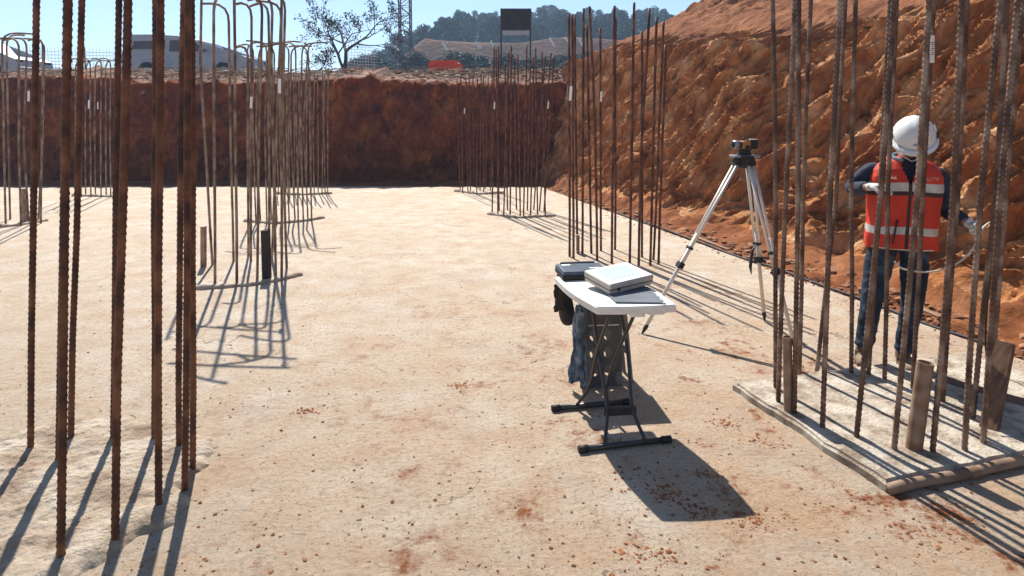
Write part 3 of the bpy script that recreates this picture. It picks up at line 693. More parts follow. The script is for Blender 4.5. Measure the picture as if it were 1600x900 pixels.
# frames from pixel-read feet
def w2l(p): return inv @ p
f1a, f1b = w2l(G(905,702,.018)), w2l(G(1047,686,.018)); f2a, f2b = w2l(G(863,638,.018)), w2l(G(985,627,.018))
def footbar(a_, b_):
    d = (b_-a_).normalized()
    o_ = MB().tube([a_, b_], .0145, 12).build('foot_bar', M['black'], tab, True)
    MB().tube([a_-d*.004, a_+d*.045], .0185, 12).build('foot_cap', M['blackrub'], o_, True)
    MB().tube([b_-d*.045, b_+d*.004], .0185, 12).build('foot_cap', M['blackrub'], o_, True)
footbar(f1a, f1b); footbar(f2a, f2b)
def legs(fa, fb, ty, spread, inner, pinch_z, plate):
    c = (fa+fb)/2; d = (fb-fa).normalized()
    for s in (-1, 1):
        foot = c+d*s*spread*.9; 
        k1 = c+d*s*inner; k1 = Vector((k1.x*.8+.2*0, c.y+(ty-c.y)*.22, pinch_z))
        mid = Vector((s*(inner+.004)+c.x*.5, c.y+(ty-c.y)*.5, .40)); topp = Vector((s*spread*.62, ty, TZ-.045))
        pts_ = []
        P0, P1, P2, P3 = foot, k1, mid, topp
        for k in range(15):
            t = k/14
            # catmull-ish through the four points
            if t < 1/3: q = P0.lerp(P1, t*3)
            elif t < 2/3: q = P1.lerp(P2, t*3-1)
            else: q = P2.lerp(P3, t*3-2)
            pts_.append(q)
        for _ in range(2): pts_ = [pts_[0]]+[(pts_[i-1]+pts_[i]*2+pts_[i+1])/4 for i in range(1, 14)]+[pts_[-1]]
        MB().tube(pts_, .0095, 10).build('leg', M['black'], tab, True)
    z = pinch_z; yb = c.y+(ty-c.y)*.22
    if plate: MB().box((c.x*.8, yb, z), (inner*2+.02, .016, .045), bev=.003).build('crossbar', M['black'], tab)
    else: MB().tube([(c.x*.8-inner, yb, z), (c.x*.8+inner, yb, z)], .008, 8).build('crossbar', M['black'], tab)
legs(f1a, f1b, hl*.55, .125, .078, .14, True)
legs(f2a, f2b, -hl*.80, .105, .055, .16, False)
MB().tube([(-.10,hl*.55,TZ-.047),(.10,hl*.55,TZ-.047)], .008, 8).build('crossbar', M['black'], tab)
MB().tube([(-.09,-hl*.8,TZ-.047),(.09,-hl*.8,TZ-.047)], .008, 8).build('crossbar', M['black'], tab)

def slab_from_corners(c4, th):          # tilted box from 4 top corners
    n_ = (c4[1]-c4[0]).cross(c4[3]-c4[0]).normalized(); return n_
# dark rugged case at the back of the table
case = empty('equipment_case', (*((G(910,432,TZ)+Vector((0.0,.02,0))).to_2d()), TZ), trz+.05); tag(case, 'dark slim hard case with small white stickers on the back of the table', 'case')
mb = MB(); mb.box((0, 0, .017), (.285, .215, .030), bev=.007); lowr = mb.build('base', M['blackrub'], case)
mb = MB()
cp = [(-.142,-.108),(.142,-.108),(.142,.108),(-.142,.108)]
v = [(x, y, .034) for x, y in cp]+[(x*.93, y*.90+.004, .050) for x, y in cp]+[(x*.88, y*.84+.004, .052) for x, y in cp]
fcs = [(3,2,1,0),(8,9,10,11)]+[(i,(i+1)%4,4+(i+1)%4,4+i) for i in range(4)]+[(4+i,4+(i+1)%4,8+(i+1)%4,8+i) for i in range(4)]
mb.add(v, fcs); mb.build('lid', M['casecover'], case)
MB().box((-.085,.062,.0530),(.055,.024,.001), Matrix.Rotation(.1,3,'Z')).build('sticker', M['paper'], case)
MB().box((.075,-.030,.0530),(.075,.018,.001)).build('sticker', M['paper'], case)
MB().box((0,.108,.035),(.22,.022,.05),bev=.008).build('hinge', M['blackrub'], case)
MB().tube([(.05,-.112,.03),(.06,-.135,.03),(.12,-.135,.03),(.13,-.112,.03)],.006,8).build('handle', M['blackrub'], case, True)

# folder under the instrument
fl = MB(); fp = [G(962,473,TZ+.004), G(1040,474,TZ+.004), G(1012,449,TZ+.004), G(935,447,TZ+.004)]
fl.prism([(p.x, p.y) for p in fp], TZ+.0015, TZ+.009)
fo = fl.build('folder', M['folder']); tag(fo, 'thin dark grey folder under the ivory instrument', 'folder')
mb = MB()
for q in range(5):
    p = G(1018+q*5, 452+q*5.2, TZ+.0105); mb.box(p, (.016, .008, .0016), Matrix.Rotation(.4, 3, 'Z'))
mb.build('binding', M['paper'], fo)
# ivory instrument
c0 = Vector((.516,3.076,.792)); c1 = Vector((.784,3.235,.806)); c3 = Vector((.43,3.285,.822))
e1 = (c1-c0); e3 = (c3-c0); e3 = e3-e1*(e3.dot(e1)/e1.length_squared); nz_ = e1.cross(e3).normalized()
L1, L3 = e1.length, e3.length; th = .058
ins = empty('survey_instrument', c0+(e1+e3)/2-nz_*th); rm = Matrix((e1.normalized(), e3.normalized(), nz_)).transposed(); ins.rotation_euler = rm.to_euler()
tag(ins, 'boxy ivory instrument with pale blue screen, tilted on the folding table', 'instrument')
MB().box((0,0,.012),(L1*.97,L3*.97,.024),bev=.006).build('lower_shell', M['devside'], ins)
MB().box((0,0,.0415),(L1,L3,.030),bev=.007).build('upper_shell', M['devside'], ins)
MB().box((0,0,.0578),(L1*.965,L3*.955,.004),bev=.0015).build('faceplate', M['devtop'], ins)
MB().box((.0,.006,.0604),(L1*.66,L3*.60,.0016)).build('screen', M['screen'], ins)
MB().tube([(-L1*.30,-L3/2-.003,.024),(-L1*.30,-L3/2+.01,.024)],.0095,14).build('socket', M['blackrub'], ins)
MB().box((0,0,.0253),(L1*.985,L3*.985,.0024)).build('seam', M['blackrub'], ins)
# props the raised rear edge
pr = MB().box((0,0,0),(.20,.05,.024),bev=.004).build('battery_pack', M['blackrub']); pr.location = (.60,3.33,TZ+.0215); pr.rotation_euler=(0,0,trz+.3); tag(pr,'flat black battery pack under the rear of the ivory instrument','battery')

# perforated plastic stool behind the table
st_base = G(937,604); stl = empty('plastic_stool', (st_base.x+.0, st_base.y+.10, 0), trz); tag(stl, 'grey plastic stool with round holes, standing behind the table legs', 'stool')
def perf_panel(w0, w1, h, holes, th=.02):
    bm = bmesh.new(); nxx, nzz = 26, 52
    vs_ = {}
    for i in range(nxx+1):
        for j in range(nzz+1):
            t = j/nzz; wd = w0+(w1-w0)*t; vs_[i, j] = bm.verts.new((wd*(i/nxx-.5), 0, h*t))
    for i in range(nxx):
        for j in range(nzz):
            cxx = (vs_[i,j].co+vs_[i+1,j+1].co)/2
            if any(((cxx.x-hx)/ha)**2+((cxx.z-hz)/hb)**2 < 1 for hx, hz, ha, hb in holes): continue
            bm.faces.new((vs_[i,j], vs_[i+1,j], vs_[i+1,j+1], vs_[i,j+1]))
    for v in [v for v in bm.verts if not v.link_faces]: bm.verts.remove(v)
    # round the hole borders
    for v in bm.verts:
        for hx, hz, ha, hb in holes:
            d = math.hypot((v.co.x-hx)/ha, (v.co.z-hz)/hb)
            if d < 1.30 and any(len(e.link_faces) == 1 for e in v.link_edges): v.co.x = hx+(v.co.x-hx)/d; v.co.z = hz+(v.co.z-hz)/d
    sol = bmesh.ops.solidify(bm, geom=bm.faces[:], thickness=th)
    me = bpy.data.meshes.new('panel'); bm.to_mesh(me); bm.free(); return me
holes = [(s*.045, z, .026, .034) for s in (-1, 1) for z in (.10, .21, .32)]
pn = link('front_panel', perf_panel(.27, .25, .54, holes), M['stool'], stl); pn.location = (0, -.10, 0); pn.rotation_euler = (R(-4), 0, 0)
pn = link('rear_panel', perf_panel(.27, .25, .54, holes), M['stool'], stl); pn.location = (.02, .16, 0); pn.rotation_euler = (R(8), 0, 0)
mb = MB()
for k in range(2): mb.box((.175, -.06+.16*k, .27), (.022, .035, .55), Matrix.Rotation(R(-6), 3, 'Y'), bev=.004)
mb.box((.172,.02,.20),(.016,.15,.03), Matrix.Rotation(R(-6),3,'Y')); mb.build('side_frame', M['stool'], stl)
MB().box((.01,.02,.553),(.31,.33,.03),bev=.012).build('seat', M['stool'], stl)
MB().tube([(-.09,-.125,.40),(.10,-.125,.40)],.004,6).build('cross_rod', M['alu'], stl)
# denim and bag hanging at the left of the stool / table
def cloth(name, w0, w1, h, m, parent, folds=5, depth=.03, th=.012):
    nx_, nz_2 = 40, 50; u = np.linspace(0, 1, nx_)[None, :]; t = np.linspace(0, 1, nz_2)[:, None]
    wd = w0+(w1-w0)*t; Xc = (u-.5)*wd + .012*fbm(t*3+u*0, u*2+t*0, 2, 3); Zc = -t*h*(1+.06*np.sin(u*9)) + .01*np.sin(u*6)
    Yc = depth*np.sin(u*folds*6.28+fbm(t*2+u*0, u*3+t*0)*2)*(.3+.7*t)
    o_ = grid(name, Xc, Yc, Zc, m); md = o_.modifiers.new('s', 'SOLIDIFY'); md.thickness = th; o_.parent = parent; return o_
dj = empty('denim_jacket', (0,0,0)); dj.location = A(906, 478, 3.57); dj.rotation_euler = (0, 0, R(25)); tag(dj, 'faded blue denim jacket hanging behind the left side of the table', 'jacket')
cloth('cloth_body', .09, .13, .47, M['denim'], dj, 2.2, .030)
c2 = cloth('sleeve', .06, .05, .42, M['denim'], dj, 1.2, .02); c2.location = (-.02, -.035, -.02)
bgp = empty('black_bag', A(884, 440, 3.66), R(12)); tag(bgp, 'black cloth bag hanging off the back left corner of the table', 'bag')
vs_, fs_ = skin([((0,0,-.02),(.05,.03)),((-.01,0,-.10),(.065,.05)),((0.01,0,-.20),(.075,.055)),((.015,0,-.285),(.06,.045))], [(0,1),(1,2),(2,3)], 2)
mb = MB().add(vs_, fs_); mb.build('bag_body', M['bag'], bgp, True)
MB().tube([(-.045,0,-.03),(-.05,0,.045),(-.02,-.0,.085),(.03,0,.08),(.04,0,-.03)], .008, 6).build('strap', M['bag'], bgp, True)
fp_ = cloth('flap', .13, .11, .17, M['bag'], bgp, 1.3, .012); fp_.location = (-.035, -.055, -.0)

# ================================================================= TRIPOD AND LEVEL
hd = A(1163, 243, 4.66)
tri = empty('survey_tripod', (hd.x, hd.y, 0)); tag(tri, 'aluminium surveying tripod with black head and clamps, standing before the clay cut', 'tripod')
h3 = Vector((0, 0, hd.z))
mb = MB(); mb.lathe([(.028,-.10),(.055,-.085),(.062,-.02),(.078,-.018),(.08,.0),(.03,.002)], 24, Matrix.Translation(h3)); mb.build('head', M['blackrub'], tri, True)
mb = MB(); mb.box(h3+Vector((0,0,-.005)), (.20,.12,.018), bev=.005); mb.build('head_plate', M['steelgrey'], tri)
for fi_, (fx, fy) in enumerate([(1003,522),(1195,502),(1243,548)]):
    ft = G(fx, fy)-Vector((hd.x, hd.y, 0)); ft.z = 0
    dirh = Vector((ft.x, ft.y, 0)).normalized(); tp = h3+dirh*.06+Vector((0,0,-.05)); d = (ft-tp); L = d.length; dn_ = d.normalized(); sd_ = dn_.cross(Vector((0,0,1))).normalized()
    lg = MB()
    for s in (-1, 1): lg.tube([tp+sd_*s*.026, tp+dn_*L*.60+sd_*s*.018], .0115, 10)
    lo = lg.build('leg', M['alu'], tri, True)
    MB().tube([tp+dn_*L*.42, ft-dn_*.07], .0145, 10).build('lower_section', M['alu'], lo, True)
    rq = Matrix((sd_, dn_.cross(sd_), dn_)).transposed()
    MB().box(tp+dn_*(-.005), (.080,.040,.07), rq, bev=.006).build('hinge', M['blackrub'], lo)
    cb = MB(); cb.box(tp+dn_*L*.60, (.066,.042,.05), rq, bev=.006); cb.tube([tp+dn_*L*.60+sd_*.03, tp+dn_*L*.60+sd_*.06], .009, 8); cb.build('clamp', M['blackrub'], lo)
    MB().box(tp+dn_*L*.50, (.062,.034,.024), rq, bev=.004).build('bridge', M['blackrub'], lo)
    MB().tube([ft-dn_*.085, ft-dn_*.06, ft-dn_*.03, ft+dn_*.012], [.015,.017,.012,.002], 10).build('foot', M['blackrub'], lo, True)
    if fi_ == 1:
        pst = tp+dn_*L*.52
        MB().tube([pst+Vector((-.02,-.02,.02)), pst+Vector((-.055,-.03,-.03)), pst+Vector((-.065,-.03,-.16)), pst+Vector((-.055,-.03,-.22))], [.009,.016,.018,.005], 7, flat=.5).build('strap', M['blackrub'], lo, True)
lv = empty('optical_level', (hd.x, hd.y, hd.z+.004), R(14)); tag(lv, 'small black and orange survey level mounted on the tripod head', 'level')
MB().lathe([(.052,0),(.055,.012),(.045,.020),(.045,.036),(.055,.04),(.05,.048)], 20).build('base', M['blackrub'], lv, True)
mb = MB(); mb.box((.0,0,.078),(.075,.066,.070),bev=.014); mb.build('body', M['orange'], lv)
mb = MB(); mb.box((.066,0,.082),(.075,.060,.075),bev=.010); mb.build('battery_box', M['blackrub'], lv)
MB().box((.066,-.001,.1215),(.068,.05,.006),bev=.002).build('top_plate', M['alu'], lv)
mb = MB(); mb.tube([(-.035,-.0,.082),(-.065,0,.082)], .026, 16); mb.build('eyepiece_ring', M['blackrub'], lv, True)
mb = MB(); mb.tube([(-.06,0,.082),(-.10,0,.082)], .033, 18); mb.build('lens_tube', M['steelgrey'], lv, True)
MB().tube([(-.10,0,.082),(-.103,0,.082)], .025, 18).build('lens', M['glass'], lv)
MB().tube([(-.02,0,.112),(-.01,0,.135),(.02,0,.135),(.03,0,.112)], .006, 8).build('handle', M['blackrub'], lv, True)
for s in (-1,1): MB().tube([(.0,s*.034,.065),(.0,s*.052,.065)], .013, 12).build('focus_knob', M['blackrub'], lv, True)

# ================================================================= WORKER
fc = G(1380, 577); per = empty('person', (fc.x+.02, fc.y+.02, 0), R(-20))
tag(per, 'worker in white hard hat, orange vest and jeans, behind the rebars on the pad', 'person')
J = dict(pel=(.04,.01,.90), sp=(.05,.0,1.08), ch=(.06,-.01,1.24), nk=(.062,-.03,1.41), nk2=(.066,-.07,1.46),
         hl=(-.04,.0,.86), kl=(-.10,-.03,.47), al=(-.125,.02,.09), hr=(.15,.01,.86), kr=(.13,-.04,.47), ar=(.105,.01,.09),
         sl=(-.125,-.0,1.345), el=(-.235,.03,1.19), wl=(-.175,-.20,1.235), sr=(.245,.0,1.325), er=(.315,.04,1.07), wr=(.37,-.17,1.03))
def V3(k): return Vector(J[k])
# continuous body
names = ['pel','sp','ch','nk','nk2','hl','kl','al','hr','kr','ar','sl','el','wl','sr','er','wr']
rad = dict(pel=.085,sp=.085,ch=.085,nk=.056,nk2=.054,hl=.060,kl=.056,al=.036,hr=.060,kr=.056,ar=.036,sl=.052,el=.040,wl=.027,sr=.052,er=.040,wr=.027)
idx = {n:i for i, n in enumerate(names)}
ed = [('pel','sp'),('sp','ch'),('ch','nk'),('nk','nk2'),('pel','hl'),('hl','kl'),('kl','al'),('pel','hr'),('hr','kr'),('kr','ar'),('ch','sl'),('sl','el'),('el','wl'),('ch','sr'),('sr','er'),('er','wr')]
vs_, fs_ = skin([(J[n], rad[n]) for n in names], [(idx[a], idx[b_]) for a, b_ in ed], 2)
body = MB().add(vs_, fs_)
# head: shaped sphere, bowed forward
hc = Vector((.072,-.125,1.535)); HR = Matrix.Rotation(R(34), 4, 'X'); HT = Matrix.Translation(hc) @ Matrix.Rotation(R(-6), 4, 'Z') @ HR
bm = bmesh.new(); bmesh.ops.create_uvsphere(bm, u_segments=32, v_segments=24, radius=1)
for v in bm.verts:
    x, y, z = v.co; k = 1.0
    if z < 0: k = 1-.30*(-z)**1.4
    X_ = x*.076*k; Y_ = y*.096*(1-.10*max(0,-z)); Z_ = z*.118
    if y < 0:
        Y_ -= .018*math.exp(-((x/.16)**2+((z+.18)/.20)**2))*1.2          # nose
        Y_ += .010*math.exp(-(((abs(x)-.36)/.20)**2+((z-.06)/.12)**2))    # eye sockets
        Y_ -= .006*math.exp(-((x/.30)**2+((z+.50)/.07)**2)); Y_ += .005*math.exp(-((x/.34)**2+((z+.555)/.03)**2))  # lips
        Y_ -= .010*math.exp(-((x/.30)**2+((z+.86)/.16)**2))               # chin
    v.co = Vector((X_, Y_, Z_))
bm.verts.index_update(); bv = [HT @ v.co for v in bm.verts]; bf = [[v.index for v in f.verts] for f in bm.faces]; bm.free()
body.add(bv, bf)
for s in (-1, 1):
    mb2 = MB().lathe([(.002,-.012),(.020,-.010),(.024,0),(.016,.008),(.002,.006)], 12, HT @ Matrix.Translation((s*.078,.008,-.012)) @ Matrix.Rotation(R(90), 4, 'Y') @ Matrix.Diagonal((1.35,.9,1,1)))
    body.add(mb2.v, mb2.f)
body.build('body', M['skin'], per, True)
for s in (-1, 1):
    MB().lathe([(.001,-.010),(.008,-.006),(.010,0),(.008,.006),(.001,.010)], 10, HT @ Matrix.Translation((s*.029,-.078,.006))).build('eye', M['paper'], per, True)
    MB().tube([HT @ Vector((s*.014,-.093,.030)), HT @ Vector((s*.030,-.091,.036)), HT @ Vector((s*.048,-.080,.030))], .0035, 6).build('eyebrow', M['hair'], per, True)
hr_ = MB(); bm = bmesh.new(); bmesh.ops.create_uvsphere(bm, u_segments=24, v_segments=16, radius=1)
for v in list(bm.verts):
    if v.co.z < -.35 or (v.co.y < -.35 and v.co.z < .45): bm.verts.remove(v)
bm.verts.index_update(); hr_.add([HT @ Vector((v.co.x*.082, v.co.y*.102+.004, v.co.z*.124)) for v in bm.verts], [[v.index for v in f.verts] for f in bm.faces]); bm.free(); hr_.build('hair', M['hair'], per, True)
# helmet
hm = empty('hard_hat'); hm.parent = per; hm.matrix_local = HT @ Matrix.Translation((0,.004,.022)) @ Matrix.Rotation(R(4),4,'X') @ Matrix.Scale(.93, 4)
bm = bmesh.new(); bmesh.ops.create_uvsphere(bm, u_segments=48, v_segments=28, radius=1)
for v in list(bm.verts):
    if v.co.z < -.02: bm.verts.remove(v)
for v in bm.verts:
    x, y, z = v.co
    rz_ = 1+.018*math.exp(-(x/.10)**2)*max(0, z)+.012*math.exp(-((abs(x)-.42)/.10)**2)*z
    v.co = Vector((x*.128*rz_, y*.146*rz_, z*.142*rz_))
bmesh.ops.solidify(bm, geom=bm.faces[:], thickness=.003)
me = bpy.data.meshes.new('shell'); bm.to_mesh(me); bm.free(); link('shell', me, M['helmet'], hm, True)
nb = 56; vb = []
for k in range(nb):
    th_ = 2*math.pi*k/nb; c_, s__ = math.cos(th_), math.sin(th_); fr = max(0, -s__)**1.5
    for (ro, z) in ((.0,.010),(.012+.030*fr,.002-.012*fr),(.012+.030*fr,-.003-.012*fr),(-.004,-.004)):
        vb.append((c_*(.128+ro), s__*(.146+ro), z))
fb_ = [(k*4+i, k*4+(i+1)%4, ((k+1)%nb)*4+(i+1)%4, ((k+1)%nb)*4+i) for k in range(nb) for i in range(4)]
MB().add(vb, fb_).build('brim', M['helmet'], hm, True)
for s in (-1, 1): MB().box((s*.1265, -.03, .035), (.008,.050,.008), bev=.003).build('vent_slot', M['tape_dark'], hm)
MB().box((.0,-.1445,.045),(.036,.008,.012), Matrix.Rotation(R(-18),3,'X'), bev=.003).build('badge', M['steelgrey'], hm)
vs_ = []
MB().tube([(.115,-.05,-.002),(.135,.02,.02),(.125,.09,.03)], .010, 8, flat=.6).build('ear_clip', M['blackrub'], hm, True)
MB().tube([(-.115,-.03,-.005),(-.085,-.075,-.09),(-.0,-.100,-.135),(.085,-.075,-.09),(.115,-.03,-.005)], .003, 6).build('chin_strap', M['paper'], hm, True)
# jacket (torso + sleeves)
jr = dict(pel=.13,sp=.12,ch=.125,nk=.074,sl=.072,el=.056,wl=.043,sr=.072,er=.056,wr=.043)
def lerpn(a, b_, t): return tuple(V3(a).lerp(V3(b_), t))
MB().box((.062,-.075,1.335),(.13,.06,.20), Matrix.Rotation(R(-8),3,'X'), bev=.025).build('shirt_front', M['navy'], per, True)
jv = [(J['sp'],.105),(J['ch'],(.115,.115)),(lerpn('ch','nk',.75),.072),(J['nk'],.066),(J['sl'],.070),(lerpn('sl','el',.5),.062),(J['el'],.055),(lerpn('el','wl',.5),.050),(lerpn('el','wl',.92),.040),
      (J['sr'],.070),(lerpn('sr','er',.5),.062),(J['er'],.055),(lerpn('er','wr',.5),.048),(lerpn('er','wr',.92),.040),(J['pel'],.11)]
vs_, fs_ = skin(jv, [(0,1),(1,2),(2,3),(1,4),(4,5),(5,6),(6,7),(7,8),(1,9),(9,10),(10,11),(11,12),(12,13),(0,14)], 3)
v = np.array(vs_); wn = fbm(v[:,0]*16, v[:,1]*16, v[:,2]*22, 3)*.006
v = v + wn[:, None]*np.array([.7, .7, .2]); MB().add(v.tolist(), fs_).build('jacket', M['navy'], per, True)
MB().tube([Vector(J['nk'])+Vector((.078*math.cos(a_), -.012+.070*math.sin(a_), .012+.02*math.sin(a_))) for a_ in np.linspace(-1.2, 4.3, 18)], .017, 8, flat=.7).build('collar', M['denim'], per, True)
# jeans
lv_ = [(tuple(V3('pel')+Vector((-.02,0,-.035))),.145),(J['hl'],.100),(lerpn('hl','kl',.5),.088),(J['kl'],.070),(lerpn('kl','al',.45),.064),(tuple(V3('al')+Vector((0,0,.01))),.060),
       (J['hr'],.098),(lerpn('hr','kr',.5),.088),(J['kr'],.070),(lerpn('kr','ar',.45),.064),(tuple(V3('ar')+Vector((0,0,.01))),.060),(lerpn('pel','sp',.4),.125)]
vs_, fs_ = skin(lv_, [(0,1),(1,2),(2,3),(3,4),(4,5),(0,6),(6,7),(7,8),(8,9),(9,10),(0,11)], 3)
v = np.array(vs_); wn = (ridge(v[:,0]*9, v[:,2]*16+v[:,1]*6, 1, 3)*.006)*(v[:,2] < .85) + .010*np.sin(v[:,2]*75)*np.exp(-((v[:,2]-.14)/.07)**2)
v = v + wn[:, None]*np.array([.7, .7, 0]); MB().add(v.tolist(), fs_).build('jeans', M['jeans'], per, True)
# boots
for s, k in ((-1, 'al'), (1, 'ar')):
    a_ = V3(k); mbx = skin([((a_.x, a_.y+.02, .055),(.050,.050)),((a_.x+s*.008, a_.y-.06, .048),(.050,.040)),((a_.x+s*.02, a_.y-.15, .040),(.046,.032)),((a_.x, a_.y+.01, .13),(.048,.050))], [(0,1),(1,2),(0,3)], 2)
    vz = np.array(mbx[0]); vz[:,2] = np.maximum(vz[:,2], .004); MB().add(vz.tolist(), mbx[1]).build('boot', M['boot'], per, True)
# vest
rings = [(.055,.0,.835,.200,.150),(.055,.0,.88,.200,.150),(.056,-.002,.93,.197,.146),(.058,-.002,.985,.194,.144),(.060,-.004,1.04,.194,.142),(.062,-.005,1.10,.198,.142),(.063,-.006,1.16,.202,.144),
         (.063,-.008,1.20,.206,.146),(.062,-.008,1.255,.206,.146),(.061,-.008,1.30,.200,.140),(.060,-.008,1.345,.188,.122),(.061,-.010,1.385,.150,.096),(.062,-.012,1.415,.098,.078),(.062,-.014,1.428,.078,.066)]
nn = 128; mb = MB(); vv_ = []
from itertools import product
zs_r = np.array([r_[2] for r_ in rings]); zf = np.concatenate([np.linspace(rings[i][2], rings[i+1][2], 9)[:-1] for i in range(len(rings)-1)]+[[rings[-1][2]]])
rf = [[np.interp(z, zs_r, [r_[k] for r_ in rings]) for k in (0,1,3,4)] for z in zf]
for i, z in enumerate(zf):
    cx_, cy_, a_, b_ = rf[i]
    for k in range(nn):
        th_ = 2*math.pi*k/nn; c_, s__ = math.cos(th_), math.sin(th_)
        sq = (abs(c_)**2.6+abs(s__)**2.6)**(-1/2.6); wob = 1+.030*math.sin(th_*5+z*11)*(1.25-z)+.012*math.sin(th_*9+z*23)+.018*float(vn(np.array([th_*4]),np.array([z*14]),2.2)[0])+.012*float(vn(np.array([th_*9+z*12]),np.array([z*20]),4.2)[0])
        vv_.append((cx_+c_*a_*sq*wob, cy_+s__*b_*sq*wob, z+.006*math.sin(th_*3)))
fs_, mi_ = [], []
for i in range(len(zf)-1):
    for k in range(nn):
        zc = (zf[i]+zf[i+1])/2; th_ = 2*math.pi*(k+.5)/nn; dx = math.cos(th_)
        front = math.sin(th_) < 0
        # V opening and arm holes
        if front and zc > 1.24 and abs(dx) < (zc-1.24)*1.9: continue
        if zc > 1.22 and abs(dx) > .985-(zc-1.22)*.2 and zc < 1.40: continue
        m_ = 0
        if 1.205 < zc < 1.262 or .93 < zc < .978: m_ = 1
        if 1.178 < zc < 1.205: m_ = 2
        if front and abs(dx) < .055: m_ = 2
        fs_.append((i*nn+k, i*nn+(k+1)%nn, (i+1)*nn+(k+1)%nn, (i+1)*nn+k)); mi_.append(m_)
mb.v = vv_; mb.f = fs_; mb.mi = mi_
vo = mb.build('vest', [M['vest'], M['silver'], M['tape_dark']], per, True); md = vo.modifiers.new('s', 'SOLIDIFY'); md.thickness = .005; md.offset = 1
def vest_pt(dx, z, off=.008):
    cx_, cy_, a_, b_ = [np.interp(z, zs_r, [r_[k] for r_ in rings]) for k in (0,1,3,4)]
    c_ = dx; s__ = -math.sqrt(1-c_*c_); sq = (abs(c_)**2.6+abs(s__)**2.6)**(-1/2.6)
    return Vector((cx_+c_*a_*sq, cy_+s__*b_*sq-off, z))
mk = MB()
for q in range(6):
    p = vest_pt(.42+q*.055, 1.300, .012); mk.tube([p+Vector((0,0,-.008)), p+Vector((.004,0,.006*(1 if q%2 else .3)))], .0016, 4)
    p = vest_pt(-.62+q*.045, 1.300, .012); mk.tube([p+Vector((0,0,-.007)), p+Vector((.004,0,.008*(1 if q%2 else .2)))], .0016, 4)
mk.tube([vest_pt(-.50,1.292,.012), vest_pt(-.36,1.288,.012)], .0025, 5); mk.tube([vest_pt(.36,1.284,.012), vest_pt(.74,1.287,.008)], .0018, 5)
mk.build('chest_mark', M['cream'], per)
sl_ = MB(); sl_.tube([vest_pt(-.30, 1.03, .010), vest_pt(-.34, .93, .012), vest_pt(-.36, .875, .010)], [.014,.016,.015], 6, flat=.35); sl_.build('pocket_slit', M['tape_dark'], per, True)
MB().tube([vest_pt(math.cos(t_), .838, .0) if math.sin(t_) >= 0 else vest_pt(math.cos(t_), .838, .002) for t_ in np.linspace(.02, 3.12, 24)], .005, 6).build('hem', M['cream'], per, True)
# gloves with five fingers
def glove(wrist, fdir, pdir, curl, parent):
    """fdir: along the hand, pdir: palm normal side to which fingers curl"""
    f_ = Vector(fdir).normalized(); p_ = (Vector(pdir)-f_*Vector(pdir).dot(f_)).normalized(); s__ = f_.cross(p_)
    W = Vector(wrist); mbg = MB()
    a_, b_ = skin([(W-f_*.03,(.032,.030)),(W+f_*.02,(.034,.026)),(W+f_*.055,(.044,.020)),(W+f_*.085,(.042,.018))], [(0,1),(1,2),(2,3)], 2); mbg.add(a_, b_)
    for q, (off, ln) in enumerate([(-.033,.070),(-.012,.082),(.011,.077),(.032,.060)]):
        base = W+f_*.078+s__*off; pts_ = [base]; d = f_.copy(); segs = [.45, .32, .23]
        for sgm in segs:
            d = (Quaternion(s__, curl*(1 if True else 0)) @ d).normalized(); pts_.append(pts_[-1]+d*ln*sgm)
        a_, b_ = skin([(pts_[0],.0115),(pts_[1],.0105),(pts_[2],.0098),(pts_[3],.0085)], [(0,1),(1,2),(2,3)], 1); mbg.add(a_, b_)
    tb = W+f_*.022-s__*.030; d = (f_*.6-s__*.6+p_*.4).normalized(); p1_ = tb+d*.034; d2 = (f_*.8+p_*.7-s__*.1).normalized(); p2_ = p1_+d2*.03; p3_ = p2_+(d2+p_*.4).normalized()*.022
    a_, b_ = skin([(tb,.015),(p1_,.0125),(p2_,.011),(p3_,.009)], [(0,1),(1,2),(2,3)], 1); mbg.add(a_, b_)
    g = mbg.build('glove', M['glove'], parent, True); return g
wl = V3('wl'); wr = V3('wr')
glove(wl+(wl-V3('el')).normalized()*.015, (.75,-.5,.12), (.1,-.3,-1), .55, per)
glove(wr+(wr-V3('er')).normalized()*.015, (.25,-.9,-.1), (-.9,-.1,-.3), .75, per)
bpy.context.view_layer.update()
# hose held in the hand
MW = per.matrix_world
hp = MW @ (wr+Vector((.035,-.115,-.012)))
ctl = [hp+Vector((.16,.10,.02)), hp+Vector((.06,.02,.035)), hp, hp+Vector((-.06,-.03,-.09)), hp+Vector((-.17,-.05,-.19)), hp+Vector((-.32,-.05,-.245)), hp+Vector((-.46,-.01,-.24)), hp+Vector((-.50,.02,-.20))]
def cr(ctl_, n=10):
    o_ = []; c = [ctl_[0]]+list(ctl_)+[ctl_[-1]]
    for i in range(1, len(c)-2):
        for k in range(n):
            t = k/n; a_, b_, d_, e_ = c[i-1], c[i], c[i+1], c[i+2]
            o_.append(.5*((2*b_)+(d_-a_)*t+(2*a_-5*b_+4*d_-e_)*t*t+(3*b_-a_-3*d_+e_)*t**3))
    return o_+[c[-2]]
tag(MB().tube(cr(ctl), .0055, 8).build('hose', M['cable'], None, True), 'pale thin hose looped from the worker\'s hand across the waist', 'hose')
c2_ = [hp+Vector((.16,.10,.02)), hp+Vector((.23,.16,-.10)), hp+Vector((.22,.20,-.42)), hp+Vector((.26,.25,-.80)), hp+Vector((.30,.24,-1.01))]
tag(MB().tube(cr(c2_), .006, 8).build('black_cable', M['blackrub'], None, True), 'black cable dropping from the worker\'s hand to the ground', 'cable')

